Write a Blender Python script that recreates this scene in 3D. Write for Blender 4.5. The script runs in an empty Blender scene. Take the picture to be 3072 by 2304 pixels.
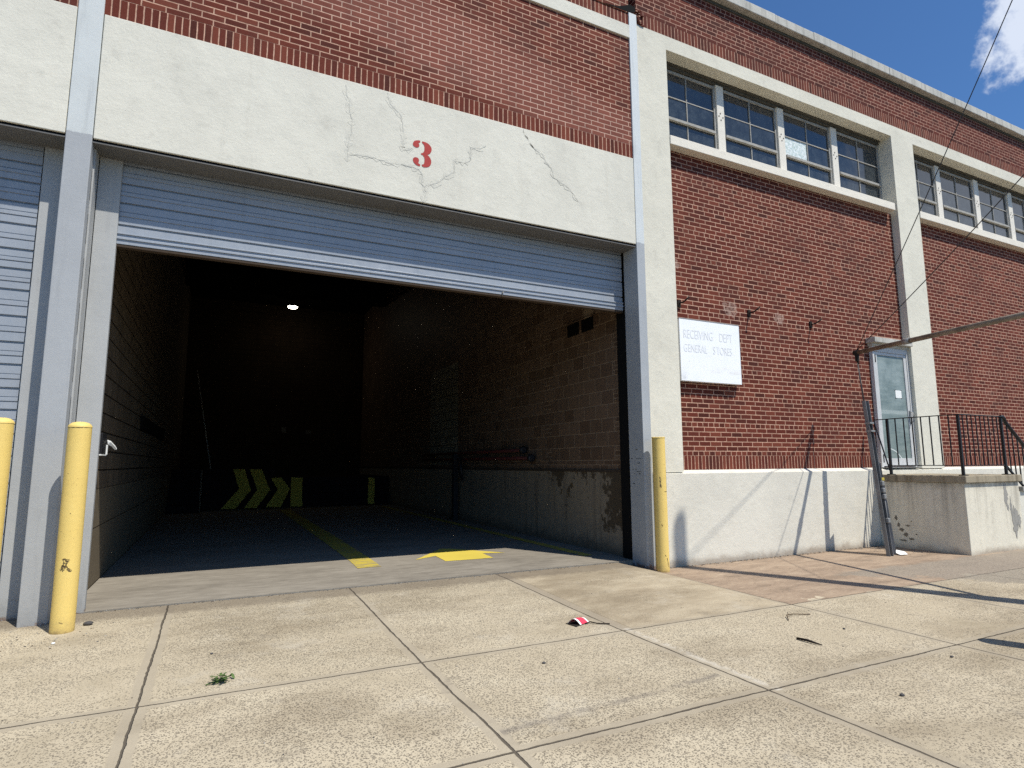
import bpy, bmesh, math, random
from mathutils import Vector, Matrix
random.seed(7)
SC = bpy.context.scene
COL = SC.collection
PI = math.pi

# ------------------------------------------------------------------ shader graph helper
class E:
    """a socket with arithmetic"""
    def __init__(s, g, sock): s.g, s.s = g, sock
    def _m(s, op, *a, clamp=False):
        n = s.g.nt.nodes.new('ShaderNodeMath'); n.operation = op; n.use_clamp = clamp
        for i, v in enumerate((s,) + a): s.g.put(n.inputs[i], v)
        return E(s.g, n.outputs[0])
    def __add__(s, o): return s._m('ADD', o)
    def __radd__(s, o): return s._m('ADD', o)
    def __sub__(s, o): return s._m('SUBTRACT', o)
    def __rsub__(s, o): return (s * -1) + o
    def __mul__(s, o): return s._m('MULTIPLY', o)
    def __rmul__(s, o): return s._m('MULTIPLY', o)
    def __truediv__(s, o): return s._m('DIVIDE', o)
    def floor(s): return s._m('FLOOR')
    def fract(s): return s._m('FRACT')
    def abs(s): return s._m('ABSOLUTE')
    def min(s, o): return s._m('MINIMUM', o)
    def max(s, o): return s._m('MAXIMUM', o)
    def gt(s, o): return s._m('GREATER_THAN', o)
    def lt(s, o): return s._m('LESS_THAN', o)
    def mod(s, o): return s._m('FLOORED_MODULO', o)
    def pow(s, o): return s._m('POWER', o)
    def clamp(s): return s._m('ADD', 0.0, clamp=True)
    def step(s, a, b):
        """smoothstep from a (0) to b (1); a may be above b"""
        if a > b: return 1.0 - s.step(b, a)
        n = s.g.nt.nodes.new('ShaderNodeMapRange'); n.interpolation_type = 'SMOOTHSTEP'
        s.g.put(n.inputs[0], s); n.inputs[1].default_value = a; n.inputs[2].default_value = b
        n.inputs[3].default_value = 0; n.inputs[4].default_value = 1
        return E(s.g, n.outputs[0])

class G:
    def __init__(s, nt): s.nt = nt
    def put(s, inp, v):
        if isinstance(v, E): s.nt.links.new(v.s, inp)
        elif isinstance(v, (tuple, list)):
            v = tuple(v)
            if len(inp.default_value) == 4 and len(v) == 3: v = v + (1.0,)
            inp.default_value = v
        else: inp.default_value = v
    def pos(s):
        n = s.nt.nodes.new('ShaderNodeNewGeometry'); return E(s, n.outputs['Position'])
    def normal(s):
        n = s.nt.nodes.new('ShaderNodeNewGeometry'); return E(s, n.outputs['True Normal'])
    def obj(s):
        n = s.nt.nodes.new('ShaderNodeTexCoord'); return E(s, n.outputs['Object'])
    def xyz(s, v):
        n = s.nt.nodes.new('ShaderNodeSeparateXYZ'); s.put(n.inputs[0], v)
        return [E(s, o) for o in n.outputs]
    def vec(s, x, y, z=0.0):
        n = s.nt.nodes.new('ShaderNodeCombineXYZ')
        for i, v in enumerate((x, y, z)): s.put(n.inputs[i], v)
        return E(s, n.outputs[0])
    def noise(s, v, scale=5.0, detail=3.0, rough=0.55, sc=None):
        if sc:
            m = s.nt.nodes.new('ShaderNodeMapping'); s.put(m.inputs[0], v); m.inputs['Scale'].default_value = sc
            v = E(s, m.outputs[0])
        n = s.nt.nodes.new('ShaderNodeTexNoise'); s.put(n.inputs['Vector'], v)
        n.inputs['Scale'].default_value = scale; n.inputs['Detail'].default_value = detail
        n.inputs['Roughness'].default_value = rough
        return E(s, n.outputs[0])
    def voronoi(s, v, scale, feature='F1'):
        n = s.nt.nodes.new('ShaderNodeTexVoronoi'); n.feature = feature; s.put(n.inputs['Vector'], v)
        n.inputs['Scale'].default_value = scale
        return E(s, n.outputs['Distance']), (E(s, n.outputs['Color']) if feature == 'F1' else None)
    def white(s, v):
        n = s.nt.nodes.new('ShaderNodeTexWhiteNoise'); n.noise_dimensions = '3D'; s.put(n.inputs['Vector'], v)
        return E(s, n.outputs['Value'])
    def mix(s, f, a, b, mode='MIX'):
        n = s.nt.nodes.new('ShaderNodeMix'); n.data_type = 'RGBA'; n.blend_type = mode
        s.put(n.inputs[0], f); s.put(n.inputs[6], a); s.put(n.inputs[7], b)
        return E(s, n.outputs[2])
    def ramp(s, f, stops):
        n = s.nt.nodes.new('ShaderNodeValToRGB'); s.put(n.inputs[0], f); r = n.color_ramp
        while len(r.elements) < len(stops): r.elements.new(0.5)
        for e, (p, c) in zip(r.elements, stops): e.position = p; e.color = tuple(c) + (1.0,)
        return E(s, n.outputs[0])

def material(name, fn):
    m = bpy.data.materials.new(name); m.use_nodes = True
    nt = m.node_tree; nt.nodes.clear(); g = G(nt)
    out = nt.nodes.new('ShaderNodeOutputMaterial'); b = nt.nodes.new('ShaderNodeBsdfPrincipled')
    nt.links.new(b.outputs[0], out.inputs[0])
    d = fn(g)
    g.put(b.inputs['Base Color'], d['color']); g.put(b.inputs['Roughness'], d.get('rough', 0.8))
    g.put(b.inputs['Metallic'], d.get('metal', 0.0)); g.put(b.inputs['Specular IOR Level'], d.get('spec', 0.3))
    if 'emit' in d:
        g.put(b.inputs['Emission Color'], d['emit']); b.inputs['Emission Strength'].default_value = d['power']
    if 'height' in d:
        bp = nt.nodes.new('ShaderNodeBump'); bp.inputs['Distance'].default_value = 1.0
        bp.inputs['Strength'].default_value = d.get('bump', 1.0)
        g.put(bp.inputs['Height'], d['height']); nt.links.new(bp.outputs[0], b.inputs['Normal'])
    return m

# ------------------------------------------------------------------ materials
def brick(name, v0=1.54, mode='common', tint=(1, 1, 1), wash=0.0, seed=0.0, patches=(), header=0, soft=0.0):
    H, W = 0.0678, 0.2083
    def fn(g):
        P = g.pos(); x, y, z = g.xyz(P)
        wob = (g.noise(P, 9, 2) - 0.5) * 0.006
        u = x + y + seed + wob; v = z - v0 + wob * 0.7
        if mode == 'soldier':
            w = 0.0652; row = v * 0 + seed; col = (u / w).floor(); fu = (u / w).fract() * w
            d = fu.min(w - fu); isw = None
        else:
            row = (v / H).floor(); fv = (v / H).fract() * H
            jit = (g.white(g.vec(row, seed, 3.0)) - 0.5) * 0.05
            stag = row.mod(2.0) * 0.5 + jit
            if mode == 'common':
                hd = (row - header).mod(6.0).lt(0.5)
                w = hd * (W * 0.5 - W) + W
                stag = stag + hd * 0.25
            else:
                w = g.xyz(P)[0] * 0 + W
            t = u / w + stag
            col = t.floor(); fu = t.fract() * w
            d = fu.min(w - fu).min(fv).min(H - fv)
        edge = d + (g.noise(P, 60, 2) - 0.5) * 0.004
        mort = edge.step(0.0078, 0.0046)
        rnd = g.white(g.vec(row, col, seed)); rnd2 = g.white(g.vec(col, row, seed + 9.0))
        c = g.ramp(rnd, [(0.0, (0.060, 0.0132, 0.0080)), (0.22, (0.102, 0.0195, 0.0108)), (0.72, (0.130, 0.0255, 0.0138)), (1.0, (0.175, 0.043, 0.024))])
        fine = g.noise(P, 90, 4, 0.7); big = g.noise(P, 0.9, 4, 0.6)
        c = g.mix(fine.step(0.40, 0.78) * 0.32, c, (0.20, 0.062, 0.046))
        c = g.mix(fine.step(0.45, 0.2) * 0.5, c, (0.06, 0.017, 0.014))
        mc = g.ramp(g.noise(P, 25, 3), [(0.3, (0.43, 0.242, 0.165)), (0.7, (0.64, 0.40, 0.285))])
        if wash:
            # weathered, limy bloom running as a broad band over the wall
            n2 = g.noise(g.vec(x * 0.55 + z * 0.9, z * 1.5, y), 0.9, 5, 0.6)
            wm = (n2 * 0.5 + (x * 0.22 + z - 7.0).abs().step(1.0, 0.0) * 0.55 + rnd2 * 0.12).step(0.45, 0.82) * wash
            c = g.mix(wm, c, (0.275, 0.098, 0.068)); mc = g.mix(wm, mc, (0.60, 0.395, 0.31))
        col_ = g.mix(mort, c, mc)
        if patches:
            pm = None
            for px, pz, r in patches:
                q = ((x - px) * (x - px) + (z - pz) * (z - pz) * 1.6).pow(0.5) + (g.noise(P, 14, 3, 0.7) - 0.5) * 0.20
                q = q.step(r, r - 0.02); pm = q if pm is None else pm.max(q)
            pm = pm * g.noise(P, 30, 2).step(0.38, 0.5)
            col_ = g.mix(pm * (mort * 0.6 + 0.4), col_, (0.60, 0.43, 0.34))
        dirt = g.noise(P, 1.7, 5, 0.65)
        col_ = g.mix(dirt.step(0.42, 0.75) * 0.38, col_, (0.07, 0.028, 0.022))
        eff = g.noise(P, 0.6, 6, 0.7).step(0.60, 0.78) * fine
        col_ = g.mix(eff * 0.45, col_, (0.42, 0.27, 0.22))
        col_ = g.mix(1.0, col_, tint, 'MULTIPLY')
        h = (1.0 - mort) * 0.004 + fine * 0.0025 + rnd2 * 0.0018
        return dict(color=col_, rough=0.88, height=h, spec=0.2)
    return material(name, fn)

def plaster(name, base=(0.80, 0.775, 0.69), dirty=0.5, streak=0.0, rough_amt=1.0, ztop=None, stain=(0.42, 0.40, 0.345), foot=None):
    def fn(g):
        P = g.pos(); x, y, z = g.xyz(P)
        n1 = g.noise(P, 1.1, 7, 0.66); n2 = g.noise(P, 5, 6, 0.68); n3 = g.noise(P, 42, 4, 0.6); n4 = g.noise(P, 160, 2, 0.5)
        c = g.mix(n1.step(0.36, 0.72) * dirty * 0.55, base, tuple(b * 0.80 for b in base))
        c = g.mix(n2.step(0.52, 0.78) * dirty * 0.40, c, stain)
        c = g.mix(n3.step(0.60, 0.85) * 0.16 * (0.5 + dirty), c, stain)
        st = g.noise(P, 1.0, 4, 0.6, sc=(9, 9, 0.55))
        if streak:
            k = st.step(0.42, 0.75) * streak
            if ztop is not None: k = k * (ztop - z).step(1.1, 0.0)
            c = g.mix(k, c, tuple(s * 0.6 for s in stain))
            if ztop is not None:
                c = g.mix((ztop - z).step(0.16, 0.0) * n2.step(0.35, 0.6) * streak, c, (0.10, 0.085, 0.06))
        if foot is not None:
            fz = (z - foot) + (n2 - 0.5) * 0.22
            c = g.mix(fz.step(0.13, 0.0) * 0.75, c, (0.30, 0.24, 0.18))
        pit = g.voronoi(P, 26)[0].step(0.10, 0.05) * n2.step(0.52, 0.62)
        c = g.mix(pit * 0.22, c, (0.40, 0.37, 0.32))
        run = g.noise(P, 1.0, 4, 0.65, sc=(6, 6, 0.45)).step(0.55, 0.78)
        c = g.mix(run * dirty * 0.22, c, (0.46, 0.42, 0.34))
        h = (n1 * 0.016 + n2 * 0.0055 + n3 * 0.0014 + n4 * 0.0007 - pit * 0.002) * rough_amt
        return dict(color=c, rough=0.92, height=h, spec=0.12)
    return material(name, fn)

def paint(name, base, upper=None, zsplit=0.0, rough=0.5, wear=0.3, spec=0.35, rust=(0.16, 0.075, 0.035), chips=0.0, foot=None):
    def fn(g):
        P = g.pos(); x, y, z = g.xyz(P)
        n1 = g.noise(P, 2.2, 5, 0.6); n2 = g.noise(P, 14, 5, 0.65); n3 = g.noise(P, 110, 3)
        c = g.mix(n1.step(0.35, 0.7) * wear, base, tuple(b * 0.82 for b in base))
        c = g.mix(n2.step(0.55, 0.8) * wear * 0.5, c, tuple(min(1, b * 1.22) for b in base))
        if upper:
            cu = g.mix(n1.step(0.35, 0.7) * 0.35, upper, tuple(b * 0.84 for b in upper))
            stv = g.noise(P, 1.0, 3, 0.6, sc=(14, 14, 0.8))
            cu = g.mix(stv.step(0.55, 0.75) * 0.3, cu, tuple(b * 0.72 for b in upper))
            c = g.mix((z + (n2 - 0.5) * 0.05 - zsplit).step(-0.004, 0.004), c, cu)
        gr = g.noise(P, 1.0, 4, 0.65, sc=(16, 16, 1.1))
        c = g.mix(gr.step(0.52, 0.74) * 0.30, c, tuple(b * 0.70 for b in base))
        sct = g.noise(P, 1.0, 3, 0.7, sc=(5, 5, 38)).step(0.66, 0.72) * n1.step(0.45, 0.6)
        c = g.mix(sct * 0.35, c, tuple(min(1, b * 1.35) for b in base))
        if foot is not None:
            fz = z - foot + (n2 - 0.5) * 0.5
            c = g.mix(fz.step(0.30, 0.0) * 0.55, c, tuple(b * 0.62 for b in base))
            c = g.mix((z - foot + (n2 - 0.5) * 0.22 + (n3 - 0.5) * 0.1).step(0.05, 0.0) * 0.8, c, rust)
        if chips:
            k = (n2 * 0.6 + n3 * 0.4).step(0.655, 0.68) * chips
            c = g.mix(k, c, rust)
        return dict(color=c, rough=g.mix(n2.step(0.4, 0.7), (rough,) * 3, (min(1, rough + 0.2),) * 3), height=n2 * 0.0016 + n3 * 0.0006, spec=spec)
    return material(name, fn)

def bollard_yellow(name, marks):
    """marks: (angle or None, z, radius) patches of chipped paint"""
    def fn(g):
        P = g.obj(); x, y, z = g.xyz(P)
        n1 = g.noise(P, 3, 4); n2 = g.noise(P, 22, 4, 0.7); n3 = g.noise(P, 75, 3, 0.65); n4 = g.noise(P, 240, 2)
        base = (0.82, 0.60, 0.185)
        c = g.mix(n1.step(0.35, 0.7) * 0.35, base, (0.75, 0.53, 0.14))
        c = g.mix(n2.step(0.55, 0.8) * 0.3, c, (0.86, 0.66, 0.24))
        c = g.mix(n3.step(0.70, 0.78) * 0.35, c, (0.33, 0.23, 0.07))
        dk = None
        for mx, mz, nx, nz, r in marks:
            ex_, ez_ = nx - mx, nz - mz; L2 = ex_ * ex_ + ez_ * ez_ + 1e-9
            t = (((x - mx) * ex_ + (z - mz) * ez_) / L2).max(0.0).min(1.0)
            ax, az_ = x - mx - t * ex_, z - mz - t * ez_
            q = (ax * ax + az_ * az_).pow(0.5) + (n2 - 0.5) * r * 3.2 + (n3 - 0.5) * r * 2.2
            q = q.step(r, r * 0.8) * n3.step(0.40, 0.50)
            dk = q if dk is None else dk.max(q)
        c = g.mix(dk, c, (0.075, 0.05, 0.025))
        scr = g.noise(P, 1.0, 4, 0.7, sc=(20, 20, 2.2))
        c = g.mix(scr.step(0.55, 0.76) * 0.22, c, (0.56, 0.38, 0.11))
        c = g.mix(n3.step(0.64, 0.67) * n1.step(0.48, 0.6) * 0.6, c, (0.22, 0.13, 0.05))
        c = g.mix((z + (n2 - 0.5) * 0.22).step(0.16, 0.0) * 0.5, c, (0.42, 0.31, 0.13))
        c = g.mix((z + (n2 - 0.5) * 0.08).step(0.05, 0.0) * 0.7, c, (0.20, 0.13, 0.06))
        return dict(color=c, rough=0.55, height=n2 * 0.0015 + n4 * 0.0006 - dk * 0.0008, spec=0.35)
    return material(name, fn)

GX = [-6.9, -5.25, -3.6, -1.97, -0.32, 1.33, 3.01, 4.97, 6.62, 8.3, 9.95, 11.6, 13.3, 15.0, 16.7]
def sidewalk_fn(g):
    P = g.pos(); x, y, z = g.xyz(P)
    w1 = g.noise(P, 2.3, 3); w2 = g.noise(P, 16, 3, 0.6)
    wx = x + (w1 - 0.5) * 0.030 + (w2 - 0.5) * 0.014; wy = y + (w1 - 0.5) * 0.030 + (w2 - 0.5) * 0.014
    dx = None
    for q in GX:
        t = (wx - q).abs(); dx = t if dx is None else dx.min(t)
    row1 = y.gt(-2.15)
    dy = (wy + 2.15).abs().min((wy + 3.57).abs()).min((wy + 5.0).abs())
    red0 = x.gt(4.97) * row1
    dx = dx + red0 * (wx - 4.97).abs().gt(0.05) * 1.0     # the patched strip by the wall has no cross joints
    d = dx.min(dy)
    gw = g.noise(P, 5, 3, 0.6)
    groove = (d - (gw - 0.5) * 0.010).step(0.0085, 0.0035)
    band = (d + (w2 - 0.5) * 0.02).step(0.062, 0.046)
    # aggregate
    large = g.noise(P, 0.75, 4, 0.6); mid = g.noise(P, 3.2, 4, 0.6)
    vd, vc = g.voronoi(P, 80); cr = g.xyz(vc)[0]
    vd2, vc2 = g.voronoi(g.vec(x + 3.7, y * 1.0, z), 125); cr2 = g.xyz(vc2)[1]; cr3 = g.xyz(vc)[2]
    dens = (large - 0.5) * 1.5 + (mid - 0.5) * 1.0 + 0.45
    sm = x.gt(3.01) * x.lt(4.97) * row1                  # worn smooth slab
    right = x.gt(3.01) * (1.0 - row1)
    dens = dens - sm * 0.55 - red0 * 0.9 - right * 0.10
    peb = (vd - (0.20 + cr * 0.30)).step(0.05, -0.05) * (cr3 * 0.55 + dens - 0.25).step(0.22, 0.40)
    peb2 = (vd2 - 0.34).step(0.06, -0.06) * (cr2 - (0.70 - dens * 0.45)).step(0.0, 0.1)
    pebble = peb.max(peb2) * (1.0 - band * 0.9)
    pebble = pebble * (1.0 - red0)
    base = g.ramp(mid * 0.6 + large * 0.4, [(0.3, (0.43, 0.366, 0.258)), (0.5, (0.525, 0.450, 0.323)), (0.72, (0.605, 0.527, 0.383))])
    fine = g.noise(P, 140, 3, 0.7)
    base = g.mix(fine.step(0.55, 0.75) * 0.35, base, (0.57, 0.49, 0.36))
    base = g.mix(fine.step(0.45, 0.25) * 0.35, base, (0.24, 0.195, 0.14))
    base = g.mix(sm, base, g.mix(g.noise(P, 2.2, 8, 0.72, sc=(1, 2.2, 1)).step(0.3, 0.7), (0.395, 0.325, 0.225), (0.515, 0.438, 0.312)))
    pc = g.mix(cr, (0.092, 0.076, 0.056), (0.215, 0.182, 0.137))
    c = g.mix(pebble * 0.84, base, pc)
    slab = g.white(g.vec(((x - 1.33) / 1.66).floor(), ((y + 2.15) / 1.42).floor(), 4.0))
    c = g.mix(slab * 0.45, c, g.mix(1.0, c, (0.80, 0.79, 0.77), 'MULTIPLY'))
    stn = g.noise(P, 0.55, 7, 0.72, sc=(0.7, 1.3, 1))
    c = g.mix(stn.step(0.47, 0.66) * 0.62, c, g.mix(1.0, c, (0.55, 0.52, 0.49), 'MULTIPLY'))
    c = g.mix(g.noise(P, 1.9, 6, 0.7).step(0.54, 0.72) * 0.28, c, (0.60, 0.55, 0.45))
    c = g.mix(band * 0.45, c, (0.31, 0.268, 0.205))
    tb = (x - 3.068 + (w1 - 0.5) * 0.02).abs().step(0.046, 0.038) * row1
    c = g.mix(tb * 0.75, c, (0.325, 0.275, 0.205))
    te = (x - 3.118 + (w1 - 0.5) * 0.02).abs().step(0.006, 0.002) * row1
    c = g.mix(te * 0.6, c, (0.15, 0.125, 0.09))
    # red-brown concrete along the wall
    rs = g.noise(P, 3.0, 6, 0.68, sc=(0.7, 2.2, 1)); rs2 = g.noise(P, 26, 4, 0.7, sc=(0.6, 1.6, 1))
    redc = g.ramp(rs * 0.6 + rs2 * 0.4, [(0.33, (0.205, 0.155, 0.112)), (0.5, (0.335, 0.250, 0.178)), (0.66, (0.44, 0.345, 0.245))])
    rmask = red0 * (((y + 2.15) * -1.0 + (mid - 0.5) * 1.0).step(0.0, -0.02))
    c = g.mix(rmask, c, redc)
    # grey broken surface further along
    gm = (x - 7.6 + (y + 2.15) * 0.9 + (mid - 0.5) * 1.5 + (w2 - 0.5) * 0.4).step(-0.12, 0.12) * (1.0 - (y + 1.30 - (x - 9.0) * 0.0 + (mid - 0.5) * 0.5).step(-0.06, 0.06)) * (1.0 - (y + 3.57).step(0.0, -0.05))
    grey = g.mix(g.voronoi(P, 48)[0].step(0.15, 0.5), (0.13, 0.115, 0.095), (0.29, 0.255, 0.205))
    c = g.mix(gm * 0.75, c, grey)
    # old tyre and rust-dark marks
    ty = ((y + 3.36) - (x - 1.4) * 0.075 + (w1 - 0.5) * 0.06).abs().step(0.05, 0.0) * x.gt(1.36) * x.lt(2.95) * mid.step(0.35, 0.6)
    c = g.mix(ty * 0.55, c, (0.15, 0.13, 0.115))
    # spilled light streak beside a joint
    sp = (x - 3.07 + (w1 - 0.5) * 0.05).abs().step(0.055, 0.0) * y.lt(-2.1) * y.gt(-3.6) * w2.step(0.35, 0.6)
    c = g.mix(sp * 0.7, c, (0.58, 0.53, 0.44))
    oil = g.noise(P, 2.4, 6, 0.72).step(0.60, 0.72)
    c = g.mix(oil * 0.40, c, (0.17, 0.145, 0.115))
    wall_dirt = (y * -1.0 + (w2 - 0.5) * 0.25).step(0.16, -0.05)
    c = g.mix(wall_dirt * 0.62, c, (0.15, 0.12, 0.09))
    c = g.mix(groove * 0.88, c, (0.075, 0.062, 0.048))
    h = 0.0025 * fine + pebble * 0.0012 - groove * 0.010 + mid * 0.004 - band * 0.001
    return dict(color=c, rough=0.93, height=h, spec=0.15)

def threshold_fn(g):
    P = g.pos(); x, y, z = g.xyz(P)
    n1 = g.noise(P, 1.2, 6, 0.65, sc=(0.6, 1.6, 1)); n2 = g.noise(P, 9, 6, 0.7, sc=(0.5, 1.8, 1)); n3 = g.noise(P, 120, 3)
    c = g.ramp(n1 * 0.45 + n2 * 0.55, [(0.32, (0.16, 0.142, 0.117)), (0.5, (0.255, 0.228, 0.187)), (0.68, (0.345, 0.312, 0.258))])
    c = g.mix(n3.step(0.6, 0.8) * 0.3, c, (0.42, 0.38, 0.32))
    return dict(color=c, rough=0.8, height=n2 * 0.004 + n3 * 0.001, spec=0.06)

def tile_fn(g):
    """brown glazed block with a toothed edge of small brick by the door"""
    P = g.pos(); x, y, z = g.xyz(P)
    H, W = 0.2034, 0.305
    v = z - 1.487; u = y - 0.53
    row = (v / H).floor(); par = row.mod(2.0)
    quo = 0.225 - par * 0.10
    small = u.lt(quo).max(v.lt(0.0)).max(y.gt(2.55) * y.lt(2.78) * (1.0 - par))
    hs, ws = H / 3, 0.2083
    def cell(hh, ww, off):
        r = (v / hh).floor(); t = u / ww + r.mod(2.0) * 0.5 + off
        fu = t.fract() * ww; fv = (v / hh).fract() * hh
        return fu.min(ww - fu).min(fv).min(hh - fv), g.white(g.vec(r, t.floor(), off))
    d1, r1 = cell(H, W, 0.24); d2, r2 = cell(hs, ws, 0.1)
    d1 = d1.min((u - quo).abs())
    d = d1 * (1.0 - small) + d2 * small; r = r1 * (1.0 - small) + r2 * small
    m = (d + (g.noise(P, 50, 2) - 0.5) * 0.003).step(0.0062, 0.003)
    c = g.ramp(r, [(0.0, (0.125, 0.078, 0.050)), (1.0, (0.190, 0.125, 0.083))])
    n = g.noise(P, 1.4, 5, 0.6)
    c = g.mix(n.step(0.45, 0.75) * 0.4, c, (0.09, 0.054, 0.035))
    c = g.mix(m, c, (0.33, 0.245, 0.17))
    # pale repair over the vents
    q = ((y - 1.36) * (y - 1.36) + (z - 3.82) * (z - 3.82)).pow(0.5) + (g.noise(P, 9, 3) - 0.5) * 0.15
    c = g.mix(q.step(0.16, 0.13) * 0.7, c, (0.40, 0.31, 0.22))
    # a doorway blocked up in paler concrete block
    inb = y.gt(6.95) * y.lt(9.0) * z.gt(1.42) * z.lt(3.87)
    db, rb = cell(H, 0.41, 0.3)
    mb = (db).step(0.011, 0.006)
    cb = g.mix(mb, g.mix(rb, (0.20, 0.185, 0.135), (0.28, 0.26, 0.20)), (0.03, 0.027, 0.02))
    c = g.mix(inb, c, cb)
    return dict(color=c, rough=0.55, height=(1.0 - m) * 0.003, spec=0.3)

def dado_fn(g):
    P = g.pos(); x, y, z = g.xyz(P)
    n1 = g.noise(P, 1.5, 6, 0.65); n2 = g.noise(P, 8, 6, 0.7); n3 = g.noise(P, 55, 4)
    peel = (n1 * 0.5 + n2 * 0.35 + (z - 0.7) * 0.12 + (1.3 - (y - 0.6).abs()) * 0.05).step(0.485, 0.51)
    c = g.mix(peel, g.mix(n2, (0.185, 0.150, 0.108), (0.37, 0.305, 0.220)), g.mix(n3, (0.075, 0.056, 0.036), (0.115, 0.088, 0.057)))
    st = g.noise(P, 1.0, 4, 0.6, sc=(9, 9, 0.6))
    c = g.mix(st.step(0.5, 0.75) * 0.55, c, (0.07, 0.055, 0.042))
    c = g.mix((z + (n2 - 0.5) * 0.3).step(0.42, 0.18) * 0.6, c, (0.075, 0.06, 0.045))
    c = g.mix(n3.step(0.68, 0.74) * 0.5, c, (0.06, 0.035, 0.022))
    return dict(color=c, rough=0.85, height=n2 * 0.006 + peel * 0.002 + n3 * 0.002, spec=0.15)

def cmu_fn(base, joint, lo=None):
    def fn(g):
        P = g.pos(); x, y, z = g.xyz(P)
        H, W = 0.2034, 0.41
        v = z - 0.18; u = y + x
        r = (v / H).floor(); t = u / W + r.mod(2.0) * 0.5
        fu = t.fract() * W; fv = (v / H).fract() * H
        d = fv.min(H - fv).min((fu.min(W - fu)) + 0.003)
        m = (d + (g.noise(P, 40, 2) - 0.5) * 0.004).step(0.010, 0.005)
        n = g.noise(P, 2.0, 5, 0.65); n2 = g.noise(P, 16, 5, 0.7)
        c = g.mix(n.step(0.35, 0.7), base, tuple(b * 0.68 for b in base))
        c = g.mix(n2.step(0.5, 0.75) * 0.35, c, tuple(b * 0.55 for b in base))
        st = g.noise(P, 1.0, 4, 0.6, sc=(7, 7, 0.5))
        c = g.mix(st.step(0.5, 0.75) * 0.4, c, tuple(b * 0.5 for b in base))
        if lo: c = g.mix(z.step(1.22, 1.18), c, g.mix(n2, lo, tuple(b * 0.6 for b in lo))); m = m * z.gt(1.2).max(fv.lt(0.012) * r.mod(3.0).lt(0.5))
        c = g.mix(m, c, joint)
        return dict(color=c, rough=0.9, height=(1.0 - m) * 0.004 + n2 * 0.003, spec=0.12)
    return fn

def glass_fn(g):
    P = g.pos(); x, y, z = g.xyz(P)
    n1 = g.noise(P, 1.1, 3); n2 = g.noise(P, 9, 5, 0.7); n3 = g.noise(P, 1.0, 3, 0.6, sc=(30, 30, 2))
    blind = (z * 36.0).fract().step(0.2, 0.5)
    dust = n2.step(0.35, 0.8) * 0.45 + n3 * 0.25 + 0.04
    c = g.mix(dust, (0.008, 0.011, 0.015), (0.095, 0.112, 0.118))
    c = g.mix(blind * 0.22, c, (0.030, 0.036, 0.042))
    return dict(color=c, rough=g.mix(n2, (0.03,) * 3, (0.10,) * 3), spec=0.75, height=n1 * 0.006)

def crazed_fn(g):
    P = g.pos()
    d, _ = g.voronoi(P, 42, 'DISTANCE_TO_EDGE'); n = g.noise(P, 25, 5, 0.75)
    c = g.mix(n.step(0.4, 0.6), (0.90, 0.94, 0.92), (0.48, 0.60, 0.55))
    c = g.mix(d.step(0.06, 0.0), c, (0.9, 0.93, 0.92))
    return dict(color=c, rough=0.35, height=n * 0.01, spec=0.5)

def door_glass_fn(g):
    P = g.pos(); x, y, z = g.xyz(P)
    n1 = g.noise(P, 3, 5, 0.6); n2 = g.noise(P, 1.0, 4, 0.6, sc=(3, 3, 22)); n3 = g.noise(P, 9, 4)
    c = g.ramp(n1 * 0.5 + n2 * 0.5, [(0.3, (0.125, 0.165, 0.155)), (0.55, (0.225, 0.270, 0.250)), (0.75, (0.34, 0.39, 0.365))])
    band = (z - 2.30 + (n3 - 0.5) * 0.03).abs().step(0.045, 0.02) * 0.45
    c = g.mix(band, c, (0.50, 0.54, 0.50))
    c = g.mix((z - 2.75).abs().step(0.55, 0.40) * n1.step(0.4, 0.7) * 0.3, c, (0.42, 0.48, 0.46))
    sc = (((x - 10.32) * (x - 10.32) + (z - 1.20) * (z - 1.20)).pow(0.5) - 0.47).abs().step(0.014, 0.004) * x.gt(10.3)
    c = g.mix(sc * 0.8, c, (0.75, 0.78, 0.75))
    return dict(color=c, rough=0.28, spec=0.5, height=n3 * 0.002)

def sign_fn(g):
    P = g.pos(); x, y, z = g.xyz(P)
    n1 = g.noise(P, 3, 6, 0.7); n2 = g.noise(P, 16, 5, 0.7); n3 = g.noise(P, 34, 3)
    c = g.mix(n1.step(0.45, 0.75) * 0.35, (0.95, 0.965, 0.965), (0.80, 0.825, 0.835))
    c = g.mix(n3.step(0.69, 0.74) * 0.6, c, (0.40, 0.38, 0.36))
    b = (z - 2.765 + (n1 - 0.5) * 0.06).abs().step(0.055, 0.035) * x.step(5.9, 6.05) * n1.step(0.42, 0.6)
    c = g.mix(b * 0.4, c, (0.74, 0.69, 0.62))
    c = g.mix(z.step(2.75, 2.6) * x.step(5.95, 5.8) * n2.step(0.4, 0.6) * 0.4, c, (0.45, 0.46, 0.47))
    return dict(color=c, rough=0.45, spec=0.4, height=n2 * 0.001)

def steel_fn(base=(0.20, 0.21, 0.225), rust=0.25):
    def fn(g):
        P = g.pos()
        n1 = g.noise(P, 6, 5, 0.65, sc=(1, 1, 0.35)); n2 = g.noise(P, 50, 4)
        c = g.mix(n1.step(0.35, 0.7), base, tuple(b * 0.5 for b in base))
        c = g.mix(n2.step(0.55, 0.75) * rust, c, (0.20, 0.10, 0.05))
        return dict(color=c, rough=0.6, metal=0.0, spec=0.35, height=n2 * 0.001)
    return fn

def flat(name, c, rough=0.7, spec=0.3, amt=0.25, scale=18, metal=0.0):
    def fn(g):
        P = g.pos(); n = g.noise(P, scale, 5, 0.65)
        return dict(color=g.mix(n.step(0.35, 0.7) * amt, c, tuple(b * 0.6 for b in c)), rough=rough, spec=spec, height=n * 0.001, metal=metal)
    return material(name, fn)

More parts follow.
